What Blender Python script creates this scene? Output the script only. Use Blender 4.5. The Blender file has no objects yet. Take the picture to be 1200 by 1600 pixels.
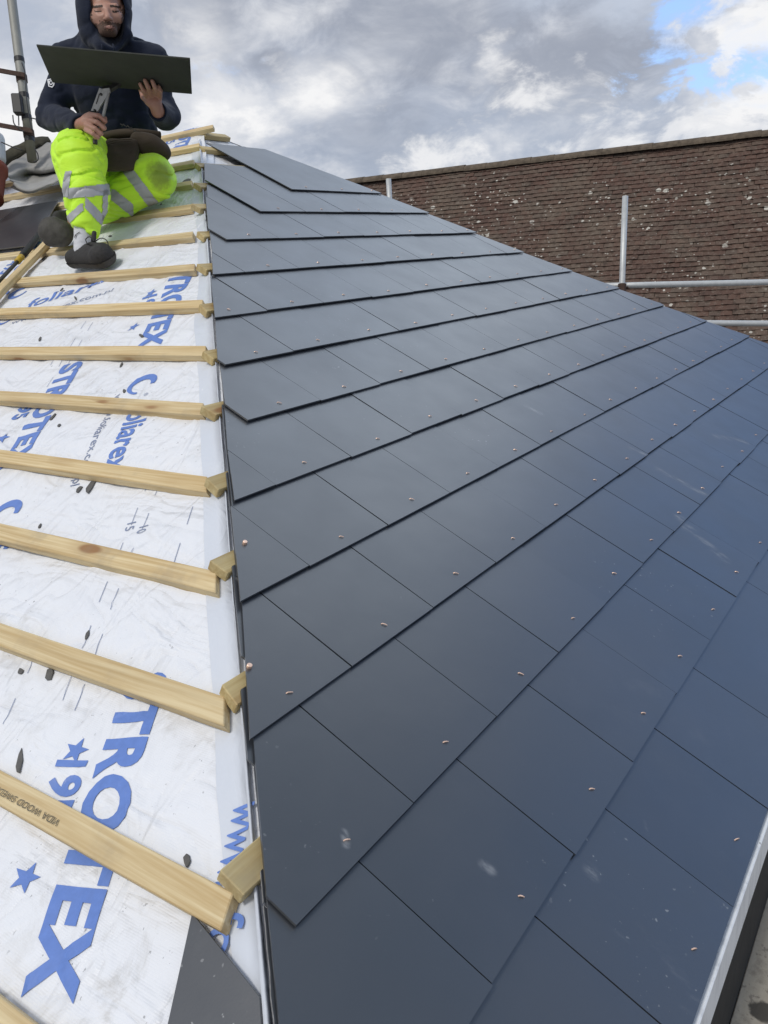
import bpy, bmesh, math, random
import numpy as np
from mathutils import Vector, Matrix

random.seed(7)
rng = np.random.default_rng(7)
scene = bpy.context.scene
COL = scene.collection

# ------------------------------------------------------------------ camera
C = np.array([-0.134, -0.212, 1.098])
R = np.array([[0.56488, -0.82240, -0.06760],
              [-0.28016, -0.11404, -0.95316],
              [0.77616, 0.55736, -0.29482]])
FPX = 1269.0
cam_d = bpy.data.cameras.new("camera")
cam = bpy.data.objects.new("camera", cam_d)
COL.objects.link(cam)
cam_d.sensor_fit = 'VERTICAL'
cam_d.angle = 2 * math.atan(800 / FPX)
cam_d.clip_start = 0.02
cam_d.clip_end = 3000
m = Matrix.Identity(4)
for i in range(3):
    m[i][0] = R[0][i]; m[i][1] = -R[1][i]; m[i][2] = -R[2][i]; m[i][3] = C[i]
cam.matrix_world = m
scene.camera = cam

# ------------------------------------------------------------------ sky
SUN_DIR = Vector((-0.62, 0.10, 0.80)).normalized()
world = bpy.data.worlds.new("World")
scene.world = world
world.use_nodes = True
NT = world.node_tree
NT.nodes.clear()
def N(nt, t, **kw):
    n = nt.nodes.new(t)
    for k, v in kw.items():
        setattr(n, k, v)
    return n
def math_n(nt, op, a, b=None, clamp=False):
    n = N(nt, 'ShaderNodeMath', operation=op); n.use_clamp = clamp
    for i, x in enumerate((a, b)):
        if x is None: continue
        if isinstance(x, (int, float)): n.inputs[i].default_value = x
        else: nt.links.new(x, n.inputs[i])
    return n.outputs[0]
def sstep(nt, x, lo, hi):
    n = N(nt, 'ShaderNodeMapRange', interpolation_type='SMOOTHSTEP')
    nt.links.new(x, n.inputs[0])
    n.inputs[1].default_value = lo; n.inputs[2].default_value = hi
    return n.outputs[0]
def mixc(nt, f, a, b):
    n = N(nt, 'ShaderNodeMix', data_type='RGBA')
    if isinstance(f, (int, float)): n.inputs[0].default_value = f
    else: nt.links.new(f, n.inputs[0])
    for i, x in ((6, a), (7, b)):
        if isinstance(x, tuple): n.inputs[i].default_value = (*x, 1) if len(x) == 3 else x
        else: nt.links.new(x, n.inputs[i])
    return n.outputs[2]
def noise(nt, vec, scale, detail=4, rough=.5, dist=0, color=False):
    n = N(nt, 'ShaderNodeTexNoise')
    if vec is not None: nt.links.new(vec, n.inputs['Vector'])
    n.inputs['Scale'].default_value = scale; n.inputs['Detail'].default_value = detail
    n.inputs['Roughness'].default_value = rough; n.inputs['Distortion'].default_value = dist
    return n.outputs[1] if color else n.outputs[0]
def mapped(nt, vec, scale=(1, 1, 1), rot=(0, 0, 0)):
    mp = N(nt, 'ShaderNodeMapping')
    nt.links.new(vec, mp.inputs[0]); mp.inputs['Scale'].default_value = scale; mp.inputs['Rotation'].default_value = rot
    return mp.outputs[0]
def pixdir(u, v):
    d = R.T @ np.array([(u - 600) / FPX, (v - 800) / FPX, 1.0])
    return d / np.linalg.norm(d)

def build_sky():
    nt = NT
    out = N(nt, 'ShaderNodeOutputWorld')
    sky = N(nt, 'ShaderNodeTexSky', sky_type='NISHITA')
    sky.sun_disc = False
    sky.sun_elevation = math.asin(SUN_DIR.z)
    sky.sun_rotation = math.atan2(SUN_DIR.x, SUN_DIR.y)
    bg_a = N(nt, 'ShaderNodeBackground'); bg_a.inputs[1].default_value = 0.15
    nt.links.new(sky.outputs[0], bg_a.inputs[0])
    tc = N(nt, 'ShaderNodeTexCoord')
    d = tc.outputs['Generated']
    sp = N(nt, 'ShaderNodeSeparateXYZ'); nt.links.new(d, sp.inputs[0])
    z = sp.outputs[2]
    zz = math_n(nt, 'ADD', math_n(nt, 'MAXIMUM', z, 0.0), 0.22)
    cb = N(nt, 'ShaderNodeCombineXYZ')
    nt.links.new(math_n(nt, 'DIVIDE', sp.outputs[0], zz), cb.inputs[0])
    nt.links.new(math_n(nt, 'DIVIDE', sp.outputs[1], zz), cb.inputs[1])
    nt.links.new(math_n(nt, 'MULTIPLY', z, 1.5), cb.inputs[2])
    p = cb.outputs[0]
    n_big = noise(nt, p, 1.15, 7, .52, .25)
    ds = mapped(nt, d, (1, 1, 1.9))
    n_mid = noise(nt, ds, 5.2, 9, .56, .3)
    n_det = noise(nt, ds, 13.0, 9, .62, .5)
    n_edge = noise(nt, ds, 24.0, 7, .6, .3)
    # broad bumps of cloud thickness in given directions of the sky, edges broken up by the noise
    def amp(n_, a_): return math_n(nt, 'MULTIPLY', math_n(nt, 'SUBTRACT', n_, .5), a_)
    wob = math_n(nt, 'ADD', amp(n_det, .14), amp(n_edge, .06))
    def lobe(u, v, lo, hi, sx=1.0):
        c = pixdir(u, v)
        vm = N(nt, 'ShaderNodeVectorMath', operation='SUBTRACT')
        nt.links.new(d, vm.inputs[0]); vm.inputs[1].default_value = tuple(c)
        vs = N(nt, 'ShaderNodeVectorMath', operation='MULTIPLY'); nt.links.new(vm.outputs[0], vs.inputs[0]); vs.inputs[1].default_value = (1 / sx, 1 / sx, 1)
        vl = N(nt, 'ShaderNodeVectorMath', operation='LENGTH'); nt.links.new(vs.outputs[0], vl.inputs[0])
        dist = math_n(nt, 'ADD', vl.outputs['Value'], wob)
        return math_n(nt, 'SUBTRACT', 1.0, sstep(nt, dist, lo, hi))
    def maxn(*a):
        r = a[0]
        for b in a[1:]: r = math_n(nt, 'MAXIMUM', r, b)
        return r
    # thick grey undersides versus bright sunlit cloud
    t = math_n(nt, 'ADD', math_n(nt, 'MULTIPLY', n_big, .25), math_n(nt, 'MULTIPLY', n_mid, .75))
    t = math_n(nt, 'ADD', t, amp(n_det, .22))
    bright = sstep(nt, t, .45, .64)
    front = maxn(lobe(1150, 195, .010, .040, 1.6), lobe(1195, 158, .008, .034, 1.3), lobe(1060, 200, .0, .028, 1.5), lobe(1165, 40, .010, .036, 1.8))
    lobes = maxn(math_n(nt, 'MULTIPLY', front, .85), lobe(505, 140, -.01, .046, 1.5), lobe(960, 218, -.005, .034, 2.4),
                 lobe(400, 205, -.012, .038, 1.6), lobe(20, 215, .0, .10, 1.5), lobe(770, 92, -.02, .026), lobe(850, 150, -.015, .026, 2.2), lobe(690, 248, -.008, .030, 2.6), lobe(320, 70, -.03, .05), lobe(330, 180, -.02, .045))
    dark = maxn(lobe(870, 90, .02, .085, 1.5), lobe(640, 40, .02, .12, 1.8), lobe(580, 215, .0, .07, 2.0), lobe(360, 25, .0, .09, 1.5), lobe(1000, 105, .0, .05, 1.4), lobe(420, 90, -.01, .05, 1.5), lobe(1120, 165, -.01, .02, 1.6))
    bright = math_n(nt, 'MULTIPLY', bright, math_n(nt, 'SUBTRACT', .72, math_n(nt, 'MULTIPLY', dark, .45)))
    bright = math_n(nt, 'ADD', bright, math_n(nt, 'MULTIPLY', lobes, .85), True)
    low = sstep(nt, z, .20, .08)
    cold = mixc(nt, dark, (.455, .51, .62), (.345, .38, .46))
    cold = mixc(nt, math_n(nt, 'MULTIPLY', low, .6), cold, (.37, .44, .56))
    cold = mixc(nt, math_n(nt, 'MULTIPLY', sstep(nt, n_det, .38, .70), .42), cold, (.52, .55, .62))
    warmw = (.92, .92, .93)
    col = mixc(nt, bright, cold, warmw)
    # blue gaps
    gaps = maxn(lobe(1080, 112, .004, .026, 2.0), lobe(1150, 106, .010, .034, 1.8), lobe(1210, 112, .010, .034, 1.4), lobe(1100, -2, .008, .032, 1.6), math_n(nt, 'MULTIPLY', lobe(350, 128, -.02, .02, 1.5), .5))
    gaps = math_n(nt, 'MULTIPLY', gaps, math_n(nt, 'SUBTRACT', 1.0, math_n(nt, 'MULTIPLY', front, .9)))
    # out-of-view sky added for the slates' reflections: clear patch, brilliant cloud, dark patch
    def wide(c, lo, hi):
        c_b = N(nt, 'ShaderNodeVectorMath', operation='DISTANCE'); nt.links.new(d, c_b.inputs[0]); c_b.inputs[1].default_value = c
        return math_n(nt, 'SUBTRACT', 1.0, sstep(nt, math_n(nt, 'ADD', c_b.outputs['Value'], amp(n_mid, .25)), lo, hi))
    back = maxn(wide((.92, -.20, .33), .18, .38), wide((.78, -.48, .40), .2, .42))
    blaze = wide((.78, .20, .60), .14, .42)
    col = mixc(nt, blaze, col, (1.42, 1.62, 1.88))
    gloom = wide((.50, -.38, .78), .2, .55)
    col = mixc(nt, math_n(nt, 'MULTIPLY', gloom, .85), col, (.20, .30, .44))
    gaps = maxn(gaps, back)
    rnd = math_n(nt, 'MULTIPLY', sstep(nt, n_big, .36, .27), sstep(nt, z, .35, .55))
    gap = maxn(gaps, rnd)
    gap = math_n(nt, 'MULTIPLY', gap, sstep(nt, z, .02, .12))
    bg_b = N(nt, 'ShaderNodeBackground'); bg_b.inputs[1].default_value = 1.0
    nt.links.new(col, bg_b.inputs[0])
    bg_h = N(nt, 'ShaderNodeBackground'); bg_h.inputs[0].default_value = (.28, .46, .88, 1); bg_h.inputs[1].default_value = 1.7
    mh = N(nt, 'ShaderNodeMixShader'); mh.inputs[0].default_value = .5
    nt.links.new(bg_a.outputs[0], mh.inputs[1]); nt.links.new(bg_h.outputs[0], mh.inputs[2])
    mx = N(nt, 'ShaderNodeMixShader')
    nt.links.new(gap, mx.inputs[0]); nt.links.new(bg_b.outputs[0], mx.inputs[1]); nt.links.new(mh.outputs[0], mx.inputs[2])
    nt.links.new(mx.outputs[0], out.inputs[0])
build_sky()

sun_d = bpy.data.lights.new("sun", 'SUN')
sun_d.energy = 1.7
sun_d.angle = math.radians(14)
sun_d.color = (1.0, .95, .87)
sun = bpy.data.objects.new("sun", sun_d)
COL.objects.link(sun)
sun.rotation_euler = SUN_DIR.to_track_quat('Z', 'Y').to_euler()
sun.location = (0, 0, 20)

scene.view_settings.view_transform = 'Standard'
scene.view_settings.look = 'None'
scene.view_settings.exposure = 0.0
scene.view_settings.gamma = 1.0
scene.view_settings.use_curve_mapping = False
scene.render.engine = 'CYCLES'

# ------------------------------------------------------------------ helpers
PITCH = math.radians(28.8)
CP, SP, TP = math.cos(PITCH), math.sin(PITCH), math.tan(PITCH)
UPN_S = np.array([0, -SP, CP]); UPS = np.array([0, CP, SP]); UPX = np.array([1.0, 0, 0])
UPN_L = np.array([-SP, 0, CP]); ULL = np.array([CP, 0, SP]); ULY = np.array([0, 1.0, 0])
def S_(x, s, n=0.0):      # point of the slated slope: x along the eave, s up the slope, n above it
    return UPX * x + UPS * s + UPN_S * n
def L_(l, y, n=0.0):      # point of the felted slope: l up the slope, y along its eave, n above it
    return ULL * l + ULY * y + UPN_L * n
def at(u, v, d):          # point at depth d seen in direction (u, v)
    return C + d * (R.T @ np.array([(u - 600) / FPX, (v - 800) / FPX, 1.0]))

def mesh_obj(name, verts, faces, mat=None, parent=None, smooth=False, mats=None, mi=None):
    me = bpy.data.meshes.new(name)
    me.from_pydata([tuple(map(float, v)) for v in verts], [], [tuple(int(i) for i in f) for f in faces])
    me.update()
    o = bpy.data.objects.new(name, me)
    COL.objects.link(o)
    for mm in (mats or ([mat] if mat else [])):
        me.materials.append(mm)
    if mi is not None:
        me.polygons.foreach_set('material_index', np.asarray(mi, dtype=np.int32))
    if smooth:
        me.polygons.foreach_set('use_smooth', np.ones(len(me.polygons), dtype=bool))
    if parent: o.parent = parent
    return o
def bm_obj(name, bm, mat=None, parent=None, smooth=False):
    me = bpy.data.meshes.new(name)
    bmesh.ops.recalc_face_normals(bm, faces=bm.faces)
    bm.to_mesh(me); bm.free()
    if smooth:
        me.polygons.foreach_set('use_smooth', np.ones(len(me.polygons), dtype=bool))
    o = bpy.data.objects.new(name, me)
    COL.objects.link(o)
    if mat: me.materials.append(mat)
    if parent: o.parent = parent
    return o
def tag(o, label=None, cat=None, group=None, kind=None):
    if label: o['label'] = label
    if cat: o['category'] = cat
    if group: o['group'] = group
    if kind: o['kind'] = kind
    return o
def empty(name, loc, label, cat, group=None):
    # the empty stays at the origin of the parts' coordinates: parts carry world coordinates
    o = bpy.data.objects.new(name, None)
    COL.objects.link(o)
    o.empty_display_size = .1
    return tag(o, label, cat, group, 'thing')
def bevel(bm, w, seg=1):
    bmesh.ops.bevel(bm, geom=list(bm.edges), offset=w, segments=seg, affect='EDGES', profile=.6)
def add_box(bm, o, ax, ay, az, w=0.0):
    """box from corner o spanned by the three vectors"""
    o, ax, ay, az = (np.asarray(v, float) for v in (o, ax, ay, az))
    t = bmesh.new()
    vs = [t.verts.new(o + a * ax + b * ay + c * az) for c in (0, 1) for a, b in ((0, 0), (1, 0), (1, 1), (0, 1))]
    for f in ((3, 2, 1, 0), (4, 5, 6, 7), (0, 1, 5, 4), (1, 2, 6, 5), (2, 3, 7, 6), (3, 0, 4, 7)):
        t.faces.new([vs[i] for i in f])
    if w: bevel(t, w)
    bmesh.ops.recalc_face_normals(t, faces=t.faces)
    me = bpy.data.meshes.new('tmp'); t.to_mesh(me); t.free(); bm.from_mesh(me); bpy.data.meshes.remove(me)
def prism(poly, thick, normal, bev=0.0):
    """poly: list of 3-D points (top face), extruded down by thick along -normal"""
    bm = bmesh.new()
    top = [bm.verts.new(p) for p in poly]
    bot = [bm.verts.new(np.asarray(p) - np.asarray(normal) * thick) for p in poly]
    n = len(poly)
    bm.faces.new(top); bm.faces.new(bot[::-1])
    for i in range(n):
        bm.faces.new((top[i], bot[i], bot[(i + 1) % n], top[(i + 1) % n]))
    if bev: bevel(bm, bev)
    bmesh.ops.recalc_face_normals(bm, faces=bm.faces)
    return bm
def tube_bm(bm, pts, r, seg=14, caps=True):
    pts = [Vector(p) for p in pts]
    rs = r if isinstance(r, (list, tuple)) else [r] * len(pts)
    rings = []
    prev = None
    for i, p in enumerate(pts):
        t = (pts[min(i + 1, len(pts) - 1)] - pts[max(i - 1, 0)]).normalized()
        a = prev if prev is not None else (Vector((0, 0, 1)) if abs(t.z) < .9 else Vector((1, 0, 0)))
        u = t.cross(a).normalized(); w = u.cross(t).normalized(); prev = w
        rings.append([bm.verts.new(p + rs[i] * (math.cos(k * 2 * math.pi / seg) * u + math.sin(k * 2 * math.pi / seg) * w)) for k in range(seg)])
    for a, b in zip(rings, rings[1:]):
        for k in range(seg):
            bm.faces.new((a[k], a[(k + 1) % seg], b[(k + 1) % seg], b[k]))
    if caps:
        bm.faces.new(rings[0][::-1]); bm.faces.new(rings[-1])
    return bm
def smooth_path(pts, n=6):
    pts = [np.asarray(p, float) for p in pts]
    out = []
    for i in range(len(pts) - 1):
        p0, p1, p2, p3 = pts[max(i - 1, 0)], pts[i], pts[i + 1], pts[min(i + 2, len(pts) - 1)]
        for k in range(n):
            t = k / n
            out.append(.5 * (2 * p1 + (p2 - p0) * t + (2 * p0 - 5 * p1 + 4 * p2 - p3) * t * t + (3 * p1 - p0 - 3 * p2 + p3) * t ** 3))
    out.append(pts[-1])
    return out

# value noise in numpy
def vnoise(P, scale, seed=0):
    P = np.asarray(P, float) * scale + 1000.0
    i = np.floor(P).astype(np.int64); f = P - i
    f = f * f * (3 - 2 * f)
    def hsh(x, y, z):
        h = (x * 73856093) ^ (y * 19349663) ^ (z * 83492791) ^ (seed * 2654435761)
        h = (h ^ (h >> 13)) * 1274126177
        h = h & 0xffffffff
        return ((h ^ (h >> 16)) & 0xffff) / 65535.0
    r = 0
    for dx in (0, 1):
        for dy in (0, 1):
            for dz in (0, 1):
                w = (f[..., 0] if dx else 1 - f[..., 0]) * (f[..., 1] if dy else 1 - f[..., 1]) * (f[..., 2] if dz else 1 - f[..., 2])
                r = r + w * hsh(i[..., 0] + dx, i[..., 1] + dy, i[..., 2] + dz)
    return r * 2 - 1

# ------------------------------------------------------------------ materials
def new_mat(name):
    m = bpy.data.materials.new(name); m.use_nodes = True
    nt = m.node_tree
    b = nt.nodes['Principled BSDF']
    return m, nt, b
def pos(nt):
    return N(nt, 'ShaderNodeNewGeometry').outputs['Position']
def objco(nt):
    return N(nt, 'ShaderNodeTexCoord').outputs['Object']
def bump(nt, b, h, strength=.3, dist=.01):
    n = N(nt, 'ShaderNodeBump'); n.inputs['Strength'].default_value = strength; n.inputs['Distance'].default_value = dist
    nt.links.new(h, n.inputs['Height']); nt.links.new(n.outputs[0], b.inputs['Normal'])
    return n
def simple(name, col, rough=.6, metal=0, var=.12, scale=30, bmp=0.0, spec=.5):
    m, nt, b = new_mat(name)
    p = pos(nt)
    n = noise(nt, p, scale, 5, .6)
    c2 = tuple(max(0, x * (1 - var * 2)) for x in col); c3 = tuple(min(1, x * (1 + var)) for x in col)
    nt.links.new(mixc(nt, n, c2, c3), b.inputs['Base Color'])
    b.inputs['Roughness'].default_value = rough; b.inputs['Metallic'].default_value = metal
    b.inputs['Specular IOR Level'].default_value = spec
    if bmp: bump(nt, b, n, bmp, .004)
    return m

def mat_slate():
    m, nt, b = new_mat('fibre_cement_slate')
    p = pos(nt)
    oi = N(nt, 'ShaderNodeObjectInfo').outputs['Random']
    gi = N(nt, 'ShaderNodeNewGeometry').outputs['Random Per Island']
    rnd = math_n(nt, 'FRACT', math_n(nt, 'ADD', oi, gi))
    col = mixc(nt, rnd, (.021, .025, .032), (.030, .035, .043))
    blotch = noise(nt, p, 2.2, 4, .6)
    col = mixc(nt, sstep(nt, blotch, .35, .7), col, (.034, .037, .043))
    # pale scuffs: rubbed dust in streaks running down the slope
    st = noise(nt, mapped(nt, p, (30, 9, 9), (0, 0, .5)), 1.0, 6, .7)
    where = noise(nt, p, 1.9, 3, .5, .4)
    scuff = math_n(nt, 'MULTIPLY', sstep(nt, st, .55, .75), sstep(nt, where, .62, .75))
    # three long drag marks
    def seg(a, c, w):
        a = np.asarray(a); c = np.asarray(c); ab = c - a; L = float(ab @ ab)
        vs = N(nt, 'ShaderNodeVectorMath', operation='SUBTRACT'); nt.links.new(p, vs.inputs[0]); vs.inputs[1].default_value = tuple(a)
        dt = N(nt, 'ShaderNodeVectorMath', operation='DOT_PRODUCT'); nt.links.new(vs.outputs[0], dt.inputs[0]); dt.inputs[1].default_value = tuple(ab)
        tt = math_n(nt, 'DIVIDE', dt.outputs['Value'], L, True)
        sc = N(nt, 'ShaderNodeVectorMath', operation='SCALE'); sc.inputs[0].default_value = tuple(ab); nt.links.new(tt, sc.inputs['Scale'])
        sb = N(nt, 'ShaderNodeVectorMath', operation='DISTANCE'); nt.links.new(vs.outputs[0], sb.inputs[0]); nt.links.new(sc.outputs[0], sb.inputs[1])
        return math_n(nt, 'SUBTRACT', 1.0, sstep(nt, sb.outputs['Value'], 0.0, w))
    marks = [seg(S_(*a), S_(*b_), w) for a, b_, w in MARKS]
    sp = noise(nt, mapped(nt, p, (55, 20, 20), (0, 0, .6)), 1.0, 5, .7)
    mk = marks[0]
    for k in marks[1:]: mk = math_n(nt, 'MAXIMUM', mk, k)
    mk = math_n(nt, 'MULTIPLY', mk, sstep(nt, sp, .42, .68))
    spk = noise(nt, p, 85, 2, .5)
    specks = math_n(nt, 'MULTIPLY', sstep(nt, spk, .70, .74), sstep(nt, noise(nt, p, 1.7, 3, .6), .52, .64))
    dust = math_n(nt, 'MULTIPLY', sstep(nt, noise(nt, p, 11, 8, .75, .6), .50, .78), sstep(nt, noise(nt, p, 1.1, 3, .5), .45, .7))
    f = math_n(nt, 'ADD', math_n(nt, 'MULTIPLY', scuff, .20), math_n(nt, 'ADD', math_n(nt, 'MULTIPLY', mk, .45), math_n(nt, 'MULTIPLY', dust, .06)))
    f = math_n(nt, 'ADD', f, math_n(nt, 'MULTIPLY', specks, .55), True)
    col = mixc(nt, f, col, (.36, .37, .38))
    nt.links.new(col, b.inputs['Base Color'])
    fine = noise(nt, p, 240, 3, .6)
    r = math_n(nt, 'ADD', .26, math_n(nt, 'MULTIPLY', noise(nt, p, 5, 4, .6), .16))
    r = math_n(nt, 'ADD', r, math_n(nt, 'MULTIPLY', f, .3))
    nt.links.new(r, b.inputs['Roughness'])
    b.inputs['IOR'].default_value = 2.0
    hh = math_n(nt, 'ADD', math_n(nt, 'MULTIPLY', fine, .12), noise(nt, p, 7, 3, .5))
    bump(nt, b, hh, .12, .006)
    return m

def mat_wood(name, light, dark, grain_axis='X', knot=True, rough=.65):
    """sawn softwood: grain runs along the object's local X"""
    m, nt, b = new_mat(name)
    oc = objco(nt)
    oi = N(nt, 'ShaderNodeObjectInfo').outputs['Random']
    off = N(nt, 'ShaderNodeCombineXYZ'); nt.links.new(math_n(nt, 'MULTIPLY', oi, 37.0), off.inputs[0]); nt.links.new(math_n(nt, 'MULTIPLY', oi, 11.0), off.inputs[1])
    ad = N(nt, 'ShaderNodeVectorMath', operation='ADD'); nt.links.new(oc, ad.inputs[0]); nt.links.new(off.outputs[0], ad.inputs[1])
    v = ad.outputs[0]
    warp = noise(nt, mapped(nt, v, (1.3, 9, 9)), 1.0, 3, .5, color=True)
    wv = N(nt, 'ShaderNodeVectorMath', operation='SCALE'); nt.links.new(warp, wv.inputs[0]); wv.inputs['Scale'].default_value = .035
    v2n = N(nt, 'ShaderNodeVectorMath', operation='ADD'); nt.links.new(v, v2n.inputs[0]); nt.links.new(wv.outputs[0], v2n.inputs[1])
    v2 = v2n.outputs[0]
    g1 = noise(nt, mapped(nt, v2, (2.2, 95, 95)), 1.0, 5, .55, .2)
    g2 = noise(nt, mapped(nt, v2, (.8, 30, 30)), 1.0, 3, .5)
    col = mixc(nt, sstep(nt, g1, .3, .72), light, dark)
    col = mixc(nt, math_n(nt, 'MULTIPLY', sstep(nt, g2, .45, .75), .45), col, tuple(x * .78 for x in dark))
    tint = mixc(nt, oi, (.93, .95, .97), (1.0, .97, .90))
    mm = N(nt, 'ShaderNodeMix', data_type='RGBA', blend_type='MULTIPLY'); mm.inputs[0].default_value = 1
    nt.links.new(col, mm.inputs[6]); nt.links.new(tint, mm.inputs[7]); col = mm.outputs[2]
    if knot:
        vo = N(nt, 'ShaderNodeTexVoronoi'); vo.feature = 'F1'
        nt.links.new(mapped(nt, v2, (4.5, 14, 14)), vo.inputs['Vector']); vo.inputs['Scale'].default_value = 1.0
        scn = N(nt, 'ShaderNodeSeparateColor'); nt.links.new(vo.outputs['Color'], scn.inputs[0])
        gate = sstep(nt, scn.outputs[0], .70, .72)
        k1 = math_n(nt, 'MULTIPLY', math_n(nt, 'SUBTRACT', 1.0, sstep(nt, vo.outputs['Distance'], .14, .24)), gate)
        k2 = math_n(nt, 'MULTIPLY', math_n(nt, 'SUBTRACT', 1.0, sstep(nt, vo.outputs['Distance'], .18, .50)), gate)
        col = mixc(nt, math_n(nt, 'MULTIPLY', k2, .35), col, (.36, .22, .09))
        col = mixc(nt, math_n(nt, 'MULTIPLY', k1, .8), col, (.25, .11, .04))
    dirt = noise(nt, v, 6, 5, .65)
    col = mixc(nt, math_n(nt, 'MULTIPLY', sstep(nt, dirt, .52, .78), .5), col, (.30, .25, .18))
    nt.links.new(col, b.inputs['Base Color'])
    b.inputs['Roughness'].default_value = rough
    b.inputs['Specular IOR Level'].default_value = .3
    bump(nt, b, g1, .25, .002)
    return m

def mat_membrane():
    m, nt, b = new_mat('white_breather_membrane')
    p = pos(nt)
    col = mixc(nt, noise(nt, p, 2.5, 4, .6), (.745, .765, .81), (.80, .815, .845))
    sm = noise(nt, mapped(nt, p, (1, 1, 1)), 7, 7, .72, .4)
    smw = noise(nt, p, 1.6, 3, .5)
    smudge = math_n(nt, 'MULTIPLY', sstep(nt, sm, .50, .74), sstep(nt, smw, .44, .66))
    col = mixc(nt, math_n(nt, 'MULTIPLY', smudge, .75), col, (.40, .38, .34))
    speck = math_n(nt, 'MULTIPLY', sstep(nt, noise(nt, p, 70, 3, .6), .675, .72), sstep(nt, smw, .40, .6))
    col = mixc(nt, math_n(nt, 'MULTIPLY', speck, .55), col, (.12, .12, .12))
    nt.links.new(col, b.inputs['Base Color'])
    b.inputs['Roughness'].default_value = .42
    b.inputs['Specular IOR Level'].default_value = .35
    # soft creases
    cr = noise(nt, mapped(nt, p, (4, 10, 6), (.2, .3, .8)), 1.0, 2.5, .5, 1.0)
    cr2 = noise(nt, mapped(nt, p, (7, 3, 5), (.1, .2, -.4)), 1.0, 2.5, .5, 1.4)
    h = math_n(nt, 'ADD', math_n(nt, 'ABSOLUTE', math_n(nt, 'SUBTRACT', cr, .5)), math_n(nt, 'ABSOLUTE', math_n(nt, 'SUBTRACT', cr2, .5)))
    w = N(nt, 'ShaderNodeTexWave'); nt.links.new(p, w.inputs[0]); w.inputs['Scale'].default_value = 90
    h = math_n(nt, 'ADD', h, math_n(nt, 'MULTIPLY', w.outputs[1], .006))
    bump(nt, b, h, .7, .04)
    return m
def mat_strip():
    m, nt, b = new_mat('ribbed_hip_underlay')
    p = pos(nt)
    col = mixc(nt, noise(nt, p, 3, 4, .6), (.57, .61, .68), (.68, .71, .765))
    nt.links.new(col, b.inputs['Base Color'])
    b.inputs['Roughness'].default_value = .38
    h = noise(nt, mapped(nt, p, (4, 4, 10)), 1.0, 4, .6, .8)
    bump(nt, b, h, .5, .02)
    return m
def mat_ink(name='blue_print_ink', col=(.115, .21, .54)):
    m, nt, b = new_mat(name)
    p = pos(nt)
    c = mixc(nt, noise(nt, p, 60, 5, .7), tuple(x * .82 for x in col), tuple(min(1, x * 1.25) for x in col))
    worn = sstep(nt, noise(nt, p, 25, 6, .7), .66, .74)
    c = mixc(nt, math_n(nt, 'MULTIPLY', worn, .5), c, (.7, .73, .8))
    nt.links.new(c, b.inputs['Base Color'])
    b.inputs['Roughness'].default_value = .5
    return m
def mat_tiles():
    m, nt, b = new_mat('old_clay_tile')
    p = pos(nt)
    gi = N(nt, 'ShaderNodeNewGeometry').outputs['Random Per Island']
    rp = N(nt, 'ShaderNodeValToRGB'); nt.links.new(gi, rp.inputs[0])
    cr = rp.color_ramp
    cr.elements[0].position = 0; cr.elements[0].color = (.088, .056, .045, 1)
    cr.elements[1].position = 1; cr.elements[1].color = (.112, .078, .062, 1)
    for q, c in ((.3, (.100, .062, .049)), (.55, (.112, .068, .053)), (.8, (.100, .074, .060))):
        e = cr.elements.new(q); e.color = (*c, 1)
    col = rp.outputs[0]
    weather = noise(nt, p, 1.3, 5, .6)
    col = mixc(nt, math_n(nt, 'MULTIPLY', sstep(nt, weather, .42, .7), .55), col, (.155, .125, .095))
    gr = noise(nt, p, 26, 6, .7)
    col = mixc(nt, math_n(nt, 'MULTIPLY', sstep(nt, gr, .50, .74), .75), col, (.22, .19, .155))
    dk = noise(nt, p, 9, 5, .65)
    col = mixc(nt, math_n(nt, 'MULTIPLY', sstep(nt, dk, .50, .72), .7), col, (.036, .028, .023))
    # lichen rosettes
    wv = noise(nt, p, 22, 3, .6, color=True)
    ws = N(nt, 'ShaderNodeVectorMath', operation='SCALE'); nt.links.new(wv, ws.inputs[0]); ws.inputs['Scale'].default_value = .05
    wa = N(nt, 'ShaderNodeVectorMath', operation='ADD'); nt.links.new(p, wa.inputs[0]); nt.links.new(ws.outputs[0], wa.inputs[1])
    def spots(scale, r0, gate):
        vo = N(nt, 'ShaderNodeTexVoronoi'); nt.links.new(wa.outputs[0], vo.inputs['Vector']); vo.inputs['Scale'].default_value = scale
        s = N(nt, 'ShaderNodeSeparateColor'); nt.links.new(vo.outputs['Color'], s.inputs[0])
        rr = math_n(nt, 'MULTIPLY', s.outputs[1], r0)
        g = math_n(nt, 'GREATER_THAN', s.outputs[0], gate)
        return math_n(nt, 'MULTIPLY', math_n(nt, 'LESS_THAN', vo.outputs['Distance'], rr), g)
    cl = sstep(nt, noise(nt, p, .9, 4, .6), .46, .57)
    s1 = spots(2.0, .16, .74)
    s2 = math_n(nt, 'MULTIPLY', spots(7, .34, .60), cl)
    s3 = math_n(nt, 'MULTIPLY', spots(18, .42, .66), cl)
    lic = math_n(nt, 'MAXIMUM', math_n(nt, 'MAXIMUM', s1, s2), s3)
    lic = math_n(nt, 'MULTIPLY', lic, sstep(nt, gr, .30, .48))
    col = mixc(nt, math_n(nt, 'MULTIPLY', lic, .85), col, (.56, .54, .48))
    nt.links.new(col, b.inputs['Base Color'])
    b.inputs['Roughness'].default_value = .9
    b.inputs['Specular IOR Level'].default_value = .2
    bump(nt, b, gr, .6, .008)
    return m
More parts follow.
